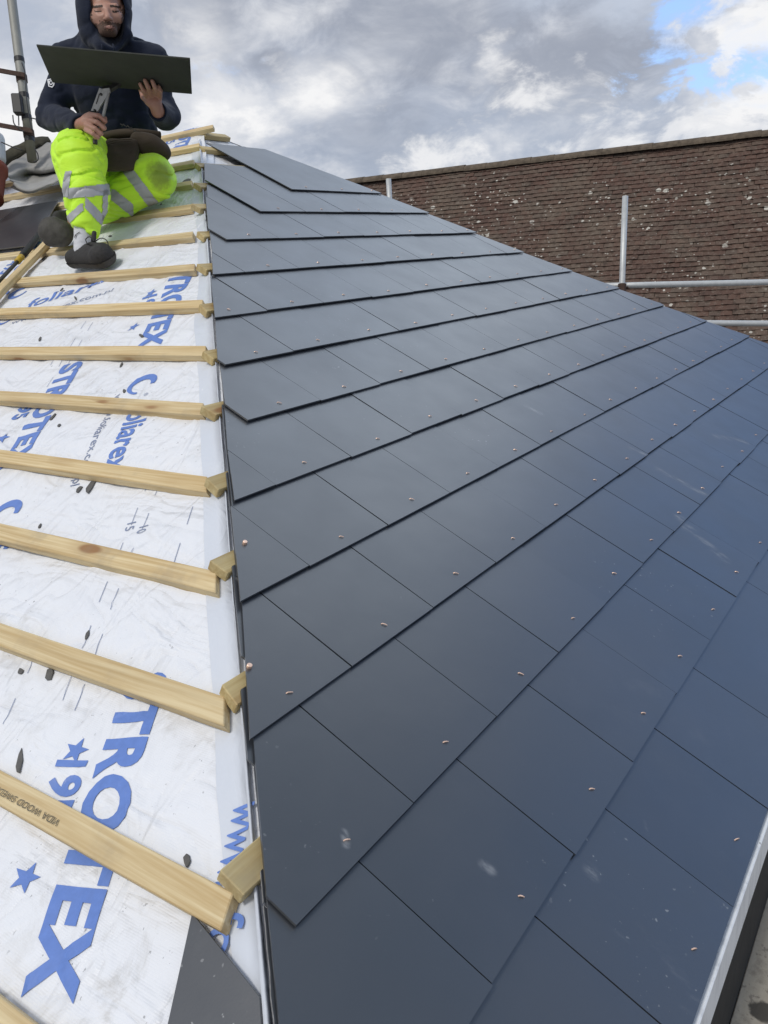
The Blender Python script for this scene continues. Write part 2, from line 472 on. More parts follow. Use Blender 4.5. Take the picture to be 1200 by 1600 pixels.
def mat_brick():
    m, nt, b = new_mat('house_brick')
    p = pos(nt)
    br = N(nt, 'ShaderNodeTexBrick')
    sp = N(nt, 'ShaderNodeSeparateXYZ'); nt.links.new(p, sp.inputs[0])
    cb = N(nt, 'ShaderNodeCombineXYZ'); nt.links.new(math_n(nt, 'ADD', sp.outputs[0], sp.outputs[1]), cb.inputs[0]); nt.links.new(sp.outputs[2], cb.inputs[1])
    nt.links.new(cb.outputs[0], br.inputs['Vector'])
    br.inputs['Scale'].default_value = 1; br.inputs['Brick Width'].default_value = .225; br.inputs['Row Height'].default_value = .075; br.inputs['Mortar Size'].default_value = .01
    br.inputs['Color1'].default_value = (.24, .085, .05, 1); br.inputs['Color2'].default_value = (.32, .13, .08, 1); br.inputs['Mortar'].default_value = (.4, .37, .32, 1)
    col = mixc(nt, math_n(nt, 'MULTIPLY', noise(nt, p, 12, 5, .6), .5), br.outputs[0], (.16, .08, .05))
    nt.links.new(col, b.inputs['Base Color']); b.inputs['Roughness'].default_value = .9
    bump(nt, b, br.outputs[1], -.6, .006)
    return m
def mat_hiviz():
    m, nt, b = new_mat('high_visibility_yellow')
    p = pos(nt)
    col = mixc(nt, noise(nt, p, 8, 4, .6), (.52, .95, .025), (.66, 1.0, .04))
    vs = N(nt, 'ShaderNodeVectorMath', operation='DISTANCE'); nt.links.new(p, vs.inputs[0]); vs.inputs[1].default_value = tuple(KNEE_STAIN)
    dd = math_n(nt, 'ADD', vs.outputs['Value'], math_n(nt, 'MULTIPLY', math_n(nt, 'SUBTRACT', noise(nt, p, 22, 6, .7), .5), .09))
    st = math_n(nt, 'SUBTRACT', 1.0, sstep(nt, dd, .03, .085))
    col = mixc(nt, math_n(nt, 'MULTIPLY', st, .72), col, (.13, .14, .03))
    sc = math_n(nt, 'MULTIPLY', sstep(nt, noise(nt, p, 14, 5, .7), .56, .75), .22)
    col = mixc(nt, sc, col, (.25, .28, .03))
    nt.links.new(col, b.inputs['Base Color'])
    b.inputs['Roughness'].default_value = .6
    b.inputs['Sheen Weight'].default_value = .15
    h = noise(nt, mapped(nt, p, (9, 9, 22), (.3, .2, .1)), 1.0, 4, .55, 1.0)
    bump(nt, b, h, .5, .012)
    return m
def mat_cloth(name, col, rough=.85, scale=26, sheen=.1):
    m, nt, b = new_mat(name)
    p = pos(nt)
    c = mixc(nt, noise(nt, p, 18, 5, .6), tuple(x * .72 for x in col), tuple(x * 1.2 for x in col))
    nt.links.new(c, b.inputs['Base Color'])
    b.inputs['Roughness'].default_value = rough
    b.inputs['Specular IOR Level'].default_value = .2
    b.inputs['Sheen Weight'].default_value = sheen
    h = math_n(nt, 'ADD', noise(nt, mapped(nt, p, (10, 10, 24), (.3, .5, 0)), 1.0, 4, .55, .8), math_n(nt, 'MULTIPLY', noise(nt, p, 380, 2, .5), .06))
    bump(nt, b, h, .45, .010)
    return m
def mat_skin():
    m, nt, b = new_mat('skin')
    p = pos(nt)
    c = mixc(nt, noise(nt, p, 30, 4, .6), (.37, .19, .135), (.46, .265, .195))
    red = noise(nt, p, 14, 3, .5)
    c = mixc(nt, math_n(nt, 'MULTIPLY', sstep(nt, red, .5, .75), .35), c, (.45, .17, .12))
    nt.links.new(c, b.inputs['Base Color'])
    b.inputs['Roughness'].default_value = .5
    b.inputs['Subsurface Weight'].default_value = .12
    b.inputs['Subsurface Radius'].default_value = (.012, .005, .003)
    bump(nt, b, noise(nt, p, 220, 3, .6), .12, .002)
    return m
def mat_galv():
    m, nt, b = new_mat('galvanised_steel')
    p = pos(nt)
    c = mixc(nt, noise(nt, p, 22, 6, .65), (.40, .415, .42), (.66, .675, .67))
    rust = sstep(nt, noise(nt, p, 9, 6, .7), .66, .76)
    c = mixc(nt, math_n(nt, 'MULTIPLY', rust, .5), c, (.24, .16, .10))
    nt.links.new(c, b.inputs['Base Color'])
    b.inputs['Metallic'].default_value = .35; b.inputs['Roughness'].default_value = .5
    bump(nt, b, noise(nt, p, 60, 4, .6), .15, .003)
    return m
def mat_board():
    m, nt, b = new_mat('dusty_scaffold_board')
    p = pos(nt)
    g = noise(nt, mapped(nt, p, (2.5, 60, 60)), 1.0, 5, .6, .3)
    c = mixc(nt, g, (.34, .29, .22), (.50, .45, .36))
    c = mixc(nt, math_n(nt, 'MULTIPLY', sstep(nt, noise(nt, p, 16, 7, .72), .52, .74), .7), c, (.17, .145, .115))
    c = mixc(nt, math_n(nt, 'MULTIPLY', sstep(nt, noise(nt, p, 48, 4, .7), .60, .68), .5), c, (.10, .085, .07))
    vs = N(nt, 'ShaderNodeVectorMath', operation='DISTANCE'); nt.links.new(p, vs.inputs[0]); vs.inputs[1].default_value = (1.195, -.052, -.30)
    dd = math_n(nt, 'ADD', vs.outputs['Value'], math_n(nt, 'MULTIPLY', math_n(nt, 'SUBTRACT', noise(nt, p, 40, 4, .6), .5), .02))
    c = mixc(nt, math_n(nt, 'SUBTRACT', 1.0, sstep(nt, dd, .020, .027)), c, (.075, .066, .052))
    nt.links.new(c, b.inputs['Base Color']); b.inputs['Roughness'].default_value = .85
    bump(nt, b, noise(nt, p, 55, 6, .7), .5, .004)
    return m
def mat_fascia():
    m, nt, b = new_mat('white_fascia')
    p = pos(nt)
    st = noise(nt, mapped(nt, p, (9, 9, 2)), 3.0, 6, .65)
    c = mixc(nt, sstep(nt, st, .42, .75), (.78, .80, .82), (.55, .57, .60))
    c = mixc(nt, math_n(nt, 'MULTIPLY', sstep(nt, noise(nt, p, 60, 4, .7), .66, .72), .6), c, (.12, .11, .10))
    nt.links.new(c, b.inputs['Base Color']); b.inputs['Roughness'].default_value = .4
    return m
def mat_pipe():
    m, nt, b = new_mat('weathered_mast_metal')
    p = pos(nt)
    c = mixc(nt, noise(nt, mapped(nt, p, (20, 20, 4)), 1.0, 6, .65), (.20, .20, .18), (.40, .40, .37))
    sp = N(nt, 'ShaderNodeSeparateXYZ'); nt.links.new(p, sp.inputs[0])
    lowz = math_n(nt, 'SUBTRACT', 1.0, sstep(nt, sp.outputs[2], 1.85, 2.25))
    c = mixc(nt, math_n(nt, 'MULTIPLY', lowz, math_n(nt, 'ADD', .4, math_n(nt, 'MULTIPLY', noise(nt, p, 18, 5, .6), .6))), c, (.13, .125, .075))
    nt.links.new(c, b.inputs['Base Color'])
    b.inputs['Metallic'].default_value = .3; b.inputs['Roughness'].default_value = .6
    return m
def mat_copper():
    m, nt, b = new_mat('bright_copper')
    b.inputs['Base Color'].default_value = (.92, .64, .49, 1)
    b.inputs['Metallic'].default_value = .7; b.inputs['Roughness'].default_value = .42
    return m

MARKS = []
def slate_hit(u, v):
    d = R.T @ np.array([(u - 600) / FPX, (v - 800) / FPX, 1.0])
    s = -(UPN_S @ C) / (UPN_S @ d); P = C + s * d
    return (float(P[0]), float(P @ UPS))
def left_hit(u, v, n=0.0):
    d = R.T @ np.array([(u - 600) / FPX, (v - 800) / FPX, 1.0])
    s = (n - UPN_L @ C) / (UPN_L @ d); P = C + s * d
    return (float(P @ ULL), float(P[1]))
for a, c, w in (((1032, 732), (1100, 772), .028), ((1062, 808), (1072, 822), .03), ((1078, 822), (1132, 872), .03), ((1120, 680), (1165, 690), .03),
                ((820, 630), (845, 645), .025), ((985, 700), (1012, 712), .018), ((758, 1350), (768, 1358), .015), ((538, 1300), (541, 1320), .010),
                ((1008, 1270), (1014, 1300), .008), ((925, 1355), (930, 1362), .02)):
    MARKS.append((slate_hit(*a), slate_hit(*c), w))
KNEE_STAIN = at(252, 272, 3.60)

M_SLATE = mat_slate()
M_BATTEN = mat_wood('sawn_pine', (.73, .60, .37), (.52, .37, .18))
M_BATTEN_G = mat_wood('tanalised_pine', (.58, .48, .26), (.44, .33, .155))
M_MEMB = mat_membrane()
M_STRIP = mat_strip()
M_INK = mat_ink()
M_INK2 = mat_ink('grey_print_ink', (.22, .26, .38))
M_STAMP = mat_ink('dark_stamp_ink', (.12, .10, .065))
M_TILE = mat_tiles()
M_BRICK = mat_brick()
M_SKIN = mat_skin()
M_GALV = mat_galv()
M_BOARD = mat_board()
M_FASCIA = mat_fascia()
M_PIPE = mat_pipe()
M_DARKWOOD = simple('dirty_shaded_timber', (.022, .021, .019), .9, 0, .4, 30, .3)  # near-black base colour stands in for the shade below the white fascia
M_COPPER = mat_copper()
M_HIVIZ = mat_hiviz()
M_HOODIE = mat_cloth('navy_fleece', (.012, .017, .034))
M_LEATHER = mat_cloth('brown_suede', (.060, .046, .031), .8)
M_REFLECT = simple('silver_reflective_tape', (.42, .43, .44), .5, .15, .08, 40, .1)
M_SHOE = simple('black_shoe_fabric', (.036, .034, .033), .8, 0, .4, 90, .7)
M_SOLE = simple('dark_rubber', (.065, .060, .053), .7, 0, .35, 55, .5)
M_SOCK = mat_cloth('white_sock_knit', (.62, .63, .66), .9)
M_HAIR = simple('dark_brown_hair', (.050, .030, .019), .7, 0, .4, 200, .3)
M_STUBBLE = simple('short_beard', (.125, .070, .048), .75, 0, .45, 260, .4)
M_LIPS = simple('lip_skin', (.24, .095, .075), .5, 0, .15, 60)
M_STEEL = simple('worn_steel', (.42, .41, .38), .42, .6, .25, 60, .1)
M_STEEL_DARK = simple('dark_jaw_steel', (.07, .068, .062), .5, .5, .3, 60, .2)
M_GRIP = simple('black_rubber_grip', (.02, .02, .021), .6, 0, .3, 60, .2)
M_YELLOW = simple('yellow_band', (.55, .36, .02), .5)
M_CHIP = simple('slate_chip_grey', (.115, .112, .108), .7, 0, .3, 60, .3)
M_SHEET = mat_cloth('grey_dusty_sheet', (.33, .325, .31), .8)
M_MOSS = simple('mossy_old_clay', (.075, .07, .048), .95, 0, .5, 26, .8)
M_REDCLAY = simple('red_clay', (.20, .045, .02), .75, 0, .25, 20, .2)
M_WHITEPL = simple('white_plastic', (.62, .66, .70), .4, 0, .08, 10)
M_RUST = simple('rusty_iron', (.085, .05, .038), .85, .2, .4, 40, .5)
M_BLACKPL = simple('black_plastic', (.02, .02, .021), .5, 0, .2, 30)
M_WHITEPRINT = simple('white_print', (.75, .76, .78), .6, 0, .05, 60)
M_GROUND = simple('concrete_yard', (.24, .235, .22), .9, 0, .25, 3, .3)
M_SEAL = simple('pale_slate_cut_edge', (.30, .30, .30), .9, 0, .4, 120, .4)

# ------------------------------------------------------------------ setting
def build_ground():
    s = 600
    o = mesh_obj('ground', [(-s, -s, -3.0), (s, -s, -3.0), (s, s, -3.0), (-s, s, -3.0)], [(0, 1, 2, 3)], M_GROUND)
    tag(o, 'grey concrete ground far below the roof', 'ground', None, 'structure')
build_ground()

# ------------------------------------------------------------------ house with the half-slated hipped roof
APEX_S = 4.06
house = empty('house', (0, 0, 0), 'house with hipped roof half slated in dark grey and half bare battens on white membrane', 'house')
HOUSE_BASE = (2.9, 3.5, -3.0)

def right_x(s):           # X of the far hip at slope position s
    k = (3.25 - s) / .25
    extra = float(np.interp(k, [4.5, 7.0, 8.2, 9.4, 13.0], [0.0, .52, .66, 1.02, 1.5]))
    return (10.55 + .448 * (k - .62) + extra) * .3 + .949
def clip_half(poly, f):
    out = []
    n = len(poly)
    for i in range(n):
        p, q = poly[i], poly[(i + 1) % n]
        fp, fq = f(p), f(q)
        if fp >= 0: out.append(p)
        if (fp >= 0) != (fq >= 0):
            t = fp / (fp - fq)
            out.append((p[0] + (q[0] - p[0]) * t, p[1] + (q[1] - p[1]) * t))
    return out
def proj(P):
    q = R @ (np.asarray(P) - C)
    return (600 + FPX * q[0] / q[2], 800 + FPX * q[1] / q[2]) if q[2] > .05 else None
def poly_area(p):
    return abs(sum(p[i][0] * p[(i + 1) % len(p)][1] - p[(i + 1) % len(p)][0] * p[i][1] for i in range(len(p)))) / 2

# course, first joint, slate width (in 0.3 m), left stop (None: cut to the hip)
COURSES = [(.70, 7.85, 1.02, 7.85, .645), (1.77, 6.15, 1.06, 6.15, .60), (2.85, 4.57, 1.04, 4.57, .60), (3.92, 5.06, 1.03, None, .60),
           (5.0, 4.55, 1.04, None, .60), (6.0, 3.05, 1.025, None, .60), (7.02, 1.50, 1.03, 1.50, .60), (8.0, 0.0, 1.01, None, .60),
           (8.98, .5, 1.0, None, .60), (9.96, 0.0, 1.0, None, .60), (10.985, -.5, 1.0, -1.5, .60), (11.99, 0.0, 1.0, None, .60), (13.03, .5, 1.0, None, .60)]
SL_TH, TILT = .0050, .034
def build_slates():
    items = []
    rr = random.Random(3)
    for ci, (k, j0, step, stop, length) in enumerate(COURSES):
        sb = 3.25 - .25 * k
        rx = right_x(sb)
        n0 = math.floor((sb * CP - .6 - .949) / .3 - j0) - 2
        prev_wob = 0
        for n in range(n0, n0 + 40):
            a, b = j0 + n * step, j0 + (n + 1) * step
            if stop is not None and b <= stop + .2: continue
            X0, X1 = a * .3 + .949 + .0012, b * .3 + .949 - .0012
            j = rr.uniform(-.0022, .0022)
            rot = rr.uniform(-.0018, .0018)
            s0 = sb + j
            poly = [(X0, s0 + rot * .15), (X1, s0 - rot * .15), (X1 + rr.uniform(-.001, .001), s0 + length), (X0 + rr.uniform(-.001, .001), s0 + length)]
            hj, hs = rr.uniform(-.009, .009), rr.uniform(-.030, .050)
            if ci == len(COURSES) - 1: hj, hs = .004, 0.0
            hip = lambda p: p[0] - ((p[1]) * CP + hj + .007 + hs * (p[1] - sb - .2))
            rj = rr.uniform(-.006, .010)
            far = lambda p: right_x(p[1]) + rj - p[0]
            poly = clip_half(poly, hip)
            if len(poly) < 3: continue
            poly = clip_half(poly, far)
            if len(poly) < 3 or poly_area(poly) < .004: continue
            vis = clip_half(clip_half(poly, lambda p: sb + .25 - p[1]), lambda p: 1)
            area = 0
            if len(vis) >= 3:
                pr = [proj(S_(x, s)) for x, s in vis]
                if all(q is not None for q in pr):
                    cx = sum(q[0] for q in pr) / len(pr); cy = sum(q[1] for q in pr) / len(pr)
                    q2 = pr
                    for f in (lambda p: p[0], lambda p: 1200 - p[0], lambda p: p[1], lambda p: 1600 - p[1]):
                        q2 = clip_half(q2, f)
                        if len(q2) < 3: break
                    if len(q2) >= 3: area = poly_area(q2)
            items.append(dict(poly=poly, s0=s0, hip=hip, area=area, row=ci, lift=rr.uniform(-.0008, .0012), tilt=TILT + rr.uniform(-.003, .002), full=poly_area(poly) > .14, cx=(X0 + X1) / 2, ok=hip(((X0 + X1) / 2, s0 + .04)) > .03 and far(((X0 + X1) / 2, s0 + .04)) > .03))
    order = sorted(range(len(items)), key=lambda i: -items[i]['area'])
    own = set(order[:100])
    rest, rest_mi = bmesh.new(), None
    rest_r = bmesh.new()
    def slate_bm(it):
        P = [S_(x, s, it['lift'] - it['tilt'] * (s - it['s0'])) for x, s in it['poly']]
        bm = bmesh.new()
        nrm = UPN_S
        # the edges are chipped a little: subdivide the outline
        pts, cut = [], []
        n = len(P)
        for i in range(n):
            p, q = P[i], P[(i + 1) % n]
            a, b = it['poly'][i], it['poly'][(i + 1) % n]
            oncut = abs(it['hip'](a)) < 1e-4 and abs(it['hip'](b)) < 1e-4
            L = np.linalg.norm(q - p)
            m_ = max(1, int(L / .03)) if oncut else 1
            for t in range(m_):
                w = p + (q - p) * t / m_
                if oncut and t: w = w + np.array([rr.uniform(-.0018, .0018), 0, 0])
                pts.append(w); cut.append(oncut)
        top = [bm.verts.new(p) for p in pts]
        bot = [bm.verts.new(p - nrm * SL_TH) for p in pts]
        bm.faces.new(top); bm.faces.new(bot[::-1])
        for i in range(len(pts)):
            f = bm.faces.new((top[i], bot[i], bot[(i + 1) % len(pts)], top[(i + 1) % len(pts)]))
            if cut[i]: f.material_index = 1
        bmesh.ops.recalc_face_normals(bm, faces=bm.faces)
        return bm
    def rivet_bm(it):
        bm = bmesh.new()
        c = S_(it['cx'] + rr.uniform(-.008, .008), it['s0'] + .036 + rr.uniform(-.006, .006), it['lift'] - .0015)
        ang = rr.uniform(-1.15, -.45)
        d = UPX * math.cos(ang) + UPS * math.sin(ang)
        e = np.cross(UPN_S, d)
        L, w = rr.uniform(.009, .013), .0017
        tube_bm(bm, [c, c + UPN_S * .0025 + d * .002, c + UPN_S * .0030 + d * L * .6, c + UPN_S * .0022 + d * L], [.0012, .0012, .0012, .0010], 6)
        return bm
    merged = []
    for i in order:
        it = items[i]
        bm = slate_bm(it)
        if i in own:
            o = bm_obj('slate', bm, M_SLATE, house)
            o.data.materials.append(M_SEAL)
            if it['ok']:
                bm_obj('copper_rivet', rivet_bm(it), M_COPPER, o)
        else:
            merged.append((it, bm))
    for it, bm in merged:
        me = bpy.data.meshes.new('tmp'); bm.to_mesh(me); rest.from_mesh(me); bpy.data.meshes.remove(me); bm.free()
        if it['ok']:
            b2 = rivet_bm(it); me = bpy.data.meshes.new('tmp'); b2.to_mesh(me); rest_r.from_mesh(me); bpy.data.meshes.remove(me); b2.free()
    o = bm_obj('slate', rest, M_SLATE, house); o.data.materials.append(M_SEAL)
    tag(o, kind='stuff')
    o2 = bm_obj('copper_rivet', rest_r, M_COPPER, o); tag(o2, kind='stuff')
    # two copper disc heads by the hip
    for u, v in ((390, 1040), (383, 847)):
        x, s = slate_hit(u, v)
        bm = bmesh.new()
        c = S_(x, s, -.004)
        tube_bm(bm, [c, c + UPN_S * .0058, c + UPN_S * .0066], [.0052, .0052, .0044], 14)
        best = min((o_ for o_ in COL.objects if o_.name.startswith('slate') and o_.parent == house and 'kind' not in o_), key=lambda q: min((Vector(w.co) - Vector(c)).length for w in q.data.vertices))
        bm_obj('copper_disc', bm, M_COPPER, best)
    return len(items)
build_slates()

def felt_n(l, y):
    P = np.stack([np.asarray(l, float), np.asarray(y, float), np.zeros_like(np.asarray(l, float))], -1)
    h = .0065 * vnoise(P, 2.6, 1) + .0050 * vnoise(P * np.array([1, 1.7, 1]), 6.5, 2) + .0016 * vnoise(P, 17, 3)
    # diagonal pulled folds
    q = P.copy(); q[..., 0] = P[..., 0] * .8 + P[..., 1] * .6; q[..., 1] = (P[..., 1] * .8 - P[..., 0] * .6) * .35
    r = vnoise(q, 13, 5)
    h = h + .0055 * np.clip(1 - np.abs(r) * 4.5, 0, 1) * np.clip(vnoise(P, 2.1, 9) + .45, 0, 1)
    q2 = P.copy(); q2[..., 0] = P[..., 0] * .55 - P[..., 1] * .83; q2[..., 1] = (P[..., 1] * .55 + P[..., 0] * .83) * .28
    r2 = vnoise(q2, 17, 15)
    h = h + .0038 * np.clip(1 - np.abs(r2) * 5.0, 0, 1) * np.clip(vnoise(P, 2.9, 19) + .25, 0, 1)
    # slack between the battens
    ph = (np.asarray(l, float) - .27) / .263
    h = h + .004 * np.sin(np.pi * (ph - np.floor(ph))) ** 2 * (.6 + .6 * vnoise(P, 1.6, 21)) - .002
    return np.minimum(-.041 + h, -.0285)

def build_membrane():
    nl, nv = 300, 240
    ls = np.linspace(-.10, APEX_S, nl)
    vs = 6.3 * (np.linspace(0, 1, nv) ** 1.7)
    Lg, Vg = np.meshgrid(ls, vs, indexing='ij')
    Yg = Lg * CP + Vg - .004
    nn = felt_n(Lg, Yg) - .004 * np.exp(-(Vg / .03) ** 2)
    P = Lg[..., None] * ULL + Yg[..., None] * ULY + nn[..., None] * UPN_L
    V = P.reshape(-1, 3)
    idx = np.arange(nl * nv).reshape(nl, nv)
    F = np.stack([idx[:-1, :-1], idx[:-1, 1:], idx[1:, 1:], idx[1:, :-1]], -1).reshape(-1, 4)[:, ::-1]
    o = mesh_obj('roof_membrane', V, F, M_MEMB, house, True)
    # the other slope's felt, under the slates
    ns = 60
    ss = np.linspace(-.02, APEX_S, ns)
    V2, F2 = [], []
    for i, s in enumerate(ss):
        a, b = s * CP - .002, right_x(s) - .01
        for t in range(41):
            x = a + (b - a) * t / 40
            V2.append(S_(x, s, -.056 + .004 * float(vnoise(np.array([x, s, 0.3]), 5, 4))))
    for i in range(ns - 1):
        for t in range(40):
            q = i * 41 + t; F2.append((q, q + 1, q + 42, q + 41))
    mesh_obj('slope_membrane', V2, F2, M_MEMB, house, True)
    # ribbed strip folded over the hip
    V3, F3 = [], []
    m_ = 120
    prof = [(-1, .095), (-1, .06), (-1, .02), (0, 0), (1, .02), (1, .06), (1, .10)]
    for i in range(m_):
        s = -.08 + (APEX_S - .25 + .08) * i / (m_ - 1)
        for side, w in prof:
            w2 = w * (1 + .30 * float(vnoise(np.array([s, w, 2.0]), 3, 6)))
            if side < 0:   P_ = L_(s, s * CP + w2, float(felt_n(s, s * CP + w2)) + .0022 + (.006 if w < .03 else 0))
            elif side > 0: P_ = S_(s * CP + w2, s, -.048)
            else:          P_ = S_(s * CP, s, -.034)
            V3.append(P_)
    np_ = len(prof)
    for i in range(m_ - 1):
        for t in range(np_ - 1):
            q = i * np_ + t; F3.append((q, q + np_, q + np_ + 1, q + 1))
    mesh_obj('hip_strip', V3, F3, M_STRIP, house, True)
    return o
membrane = build_membrane()

def batten(name, origin, ax, ay, az, length, w, h, cut0, mat, parent, cut1=0.0, seed=0):
    """a sawn batten: local x along the grain, y across, z up; end faces follow cut0 / cut1 (dx per metre of y)"""
    r_ = random.Random(seed)
    bm = bmesh.new()
    n = max(2, int(length / .25))
    rings = []
    ph = r_.uniform(0, 6)
    for i in range(n + 1):
        x = length * i / n
        bend = .0022 * math.sin(ph + x * 1.7) + .0012 * math.sin(ph * 2 + x * 4.1)
        lift = .0010 * math.sin(ph * 3 + x * 2.3)
        c0 = cut0 if i == 0 else 0
        c1 = cut1 if i == n else 0
        ring = []
        for yy, zz in ((0, 0), (w, 0), (w, h), (0, h)):
            ring.append(bm.verts.new((x + (c0 + c1) * yy, yy + bend, zz + lift)))
        rings.append(ring)
    for a, b in zip(rings, rings[1:]):
        for k in range(4):
            bm.faces.new((a[k], a[(k + 1) % 4], b[(k + 1) % 4], b[k]))
    bm.faces.new(rings[0]); bm.faces.new(rings[-1][::-1])
    bmesh.ops.recalc_face_normals(bm, faces=bm.faces)
    es = [e for e in bm.edges if len(e.link_faces) == 2 and e.calc_face_angle(0) > .6]
    bmesh.ops.bevel(bm, geom=es, offset=.0018, segments=1, affect='EDGES')
    o = bm_obj(name, bm, mat, parent)
    mm = Matrix.Identity(4)
    for i in range(3):
        mm[i][0] = ax[i]; mm[i][1] = ay[i]; mm[i][2] = az[i]; mm[i][3] = origin[i]
    o.matrix_world = mm
    return o
L_BATTENS = [(.293, .065), (.556, .062), (.822, .064), (1.078, .064), (1.337, .078), (1.602, .082), (1.863, .06), (2.134, .06), (2.39, .092),
             (2.655, .096), (2.93, .098), (3.195, .09), (3.465, .07), (3.705, .02), (3.955, -.10)]
batten_objs = []
for i, (l, e) in enumerate(L_BATTENS):
    y0 = l * CP + e
    o = batten('batten', L_(l, y0, -.040), ULY, -ULL, UPN_L, 6.6 - y0 + .1 * (i % 3), .050, .025, -CP * (.35 if i == 1 else .9), M_BATTEN, house, seed=i)
    batten_objs.append(o)
S_BATTENS = [.37, .635, .886, 1.143, 1.369, 1.624, 1.870, 2.126, 2.401, 2.661, 2.932, 3.169, 3.43, 3.68, 3.92]
for i, s in enumerate(S_BATTENS):
    x0 = s * CP - .054 - (.012 if i % 3 == 1 else 0) + (0 if s < 3.5 else .06)
    batten('batten', S_(x0, s - .050, -.050), UPX, UPS, UPN_S, right_x(s) - x0 - .03, .050, .025, .1 * ((i * 7) % 5 - 2), M_BATTEN_G, house, seed=40 + i)

# fascia, old timber below it, walls and the unseen slopes
bm = bmesh.new(); add_box(bm, (-.02, -.012, -.096), (5.86, 0, 0), (0, .022, 0), (0, 0, .082), .002); bm_obj('fascia_strip', bm, M_FASCIA, house)
bm = bmesh.new(); add_box(bm, (-.02, -.006, -.32), (5.86, 0, 0), (0, .03, 0), (0, 0, .222), .002); bm_obj('old_fascia_board', bm, M_DARKWOOD, house)
bm = bmesh.new(); add_box(bm, (-.012, -.02, -.30), (0.03, 0, 0), (0, 6.6, 0), (0, 0, .24), .002); bm_obj('eaves_board', bm, M_DARKWOOD, house)
bm = bmesh.new(); add_box(bm, (.12, .06, -3.0), (5.5, 0, 0), (0, 6.5, 0), (0, 0, 2.9)); bm_obj('wall', bm, M_BRICK, house)
ax_, rz_ = APEX_S * CP, APEX_S * SP
fx = right_x(0)
mesh_obj('far_slope', [(ax_, ax_, rz_ - .06), (fx, 0, -.07), (fx, 6.6, -.07), (ax_, 6.6, rz_ - .06)], [(0, 1, 2, 3)], M_SLATE, house)
mesh_obj('gable', [(0, 6.6, -.07), (fx, 6.6, -.07), (ax_, 6.6, rz_ - .06)], [(0, 1, 2)], M_BRICK, house)

# ------------------------------------------------------------------ lettering
def text_mesh(body, size, bold=0.0, shear=0.0, spacing=1.0):
    cu = bpy.data.curves.new('tmp_text', 'FONT')
    cu.body = body; cu.size = 1.0; cu.offset = bold; cu.shear = shear; cu.space_character = spacing
    cu.resolution_u = 4
    o = bpy.data.objects.new('tmp_text', cu); COL.objects.link(o)
    dg = bpy.context.evaluated_depsgraph_get()
    me = bpy.data.meshes.new_from_object(o.evaluated_get(dg))
    bpy.data.objects.remove(o); bpy.data.curves.remove(cu)
    return me
def chop(bm, step):
    for axis in range(2):
        lo = min(v.co[axis] for v in bm.verts); hi = max(v.co[axis] for v in bm.verts)
        t = lo + step
        while t < hi:
            no = [0, 0, 0]; no[axis] = 1
            co = [0, 0, 0]; co[axis] = t
            bmesh.ops.bisect_plane(bm, geom=list(bm.verts) + list(bm.edges) + list(bm.faces), plane_co=co, plane_no=no)
            t += step
def flat_text(body, cap, length=None, bold=0.0, shear=0.0, spacing=1.0):
    """bmesh in local plane: x reading direction from 0, y up from the baseline; cap is the capital height"""
    me = text_mesh(body, 1.0, bold, shear, spacing)
    bm = bmesh.new(); bm.from_mesh(me); bpy.data.meshes.remove(me)
    xs = [v.co.x for v in bm.verts]
    x0, x1 = min(xs), max(xs)
    sy = cap / .70
    sx = (length / (x1 - x0)) if length else sy
    for v in bm.verts:
        v.co.x = (v.co.x - x0) * sx; v.co.y *= sy; v.co.z = 0
    return bm
def star_bm(r):
    bm = bmesh.new()
    vs = [bm.verts.new(((r if i % 2 == 0 else r * .42) * math.sin(i * math.pi / 5), (r if i % 2 == 0 else r * .42) * math.cos(i * math.pi / 5), 0)) for i in range(10)]
    c = bm.verts.new((0, 0, 0))
    for i in range(10): bm.faces.new((vs[i], c, vs[(i + 1) % 10]))
    return bm
def arc_bm(r0, r1, a0, a1, n=28, taper=True):
    bm = bmesh.new()
    prev = None
    for i in range(n + 1):
        t = i / n
        a = math.radians(a0 + (a1 - a0) * t)
        w = (r1 - r0) * (.35 + .65 * math.sin(math.pi * min(1, t * 1.0 + .12)) if taper else 1)
        mid = (r0 + r1) / 2
        p = bm.verts.new(((mid - w / 2) * math.cos(a), (mid - w / 2) * math.sin(a), 0)); q = bm.verts.new(((mid + w / 2) * math.cos(a), (mid + w / 2) * math.sin(a), 0))
        if prev: bm.faces.new((prev[0], prev[1], q, p))
        prev = (p, q)
    return bm
E1 = np.array([-.894, -.447]); E1b = np.array([.417, -.909])
def put_on_felt(bm, origin, e1, step=.011, lift=.0017):
    """lay the flat bmesh on the felt; keep only what lies inside the slope; returns verts+faces"""
    chop(bm, step)
    bmesh.ops.triangulate(bm, faces=bm.faces)
    e2 = np.array([-e1[1], e1[0]])
    V = []
    for v in bm.verts:
        p = np.asarray(origin) + e1 * v.co.x + e2 * v.co.y
        V.append(p)
    V = np.array(V)
    bm.verts.index_update()
    F = [[v.index for v in f.verts] for f in bm.faces]
    bm.free()
    F = [f for f in F if all(V[i][1] > V[i][0] * CP + .004 and V[i][0] < APEX_S - .02 and V[i][0] > -.1 for i in f)]
    nn = felt_n(V[:, 0], V[:, 1]) + lift
    P = V[:, :1] * ULL + V[:, 1:] * ULY + nn[:, None] * UPN_L
    return P, F
class Ink:
    """each printed word, star, logo or dash is laid as a piece of its own"""
    def __init__(self, mat): self.mat = mat
    def add(self, PF, name='printed_word'):
        P, F = PF
        if not F: return
        used = sorted({i for f in F for i in f}); mp = {a: b for b, a in enumerate(used)}
        mesh_obj(name, [P[i] for i in used], [[mp[i] for i in f] for f in F], self.mat, membrane)

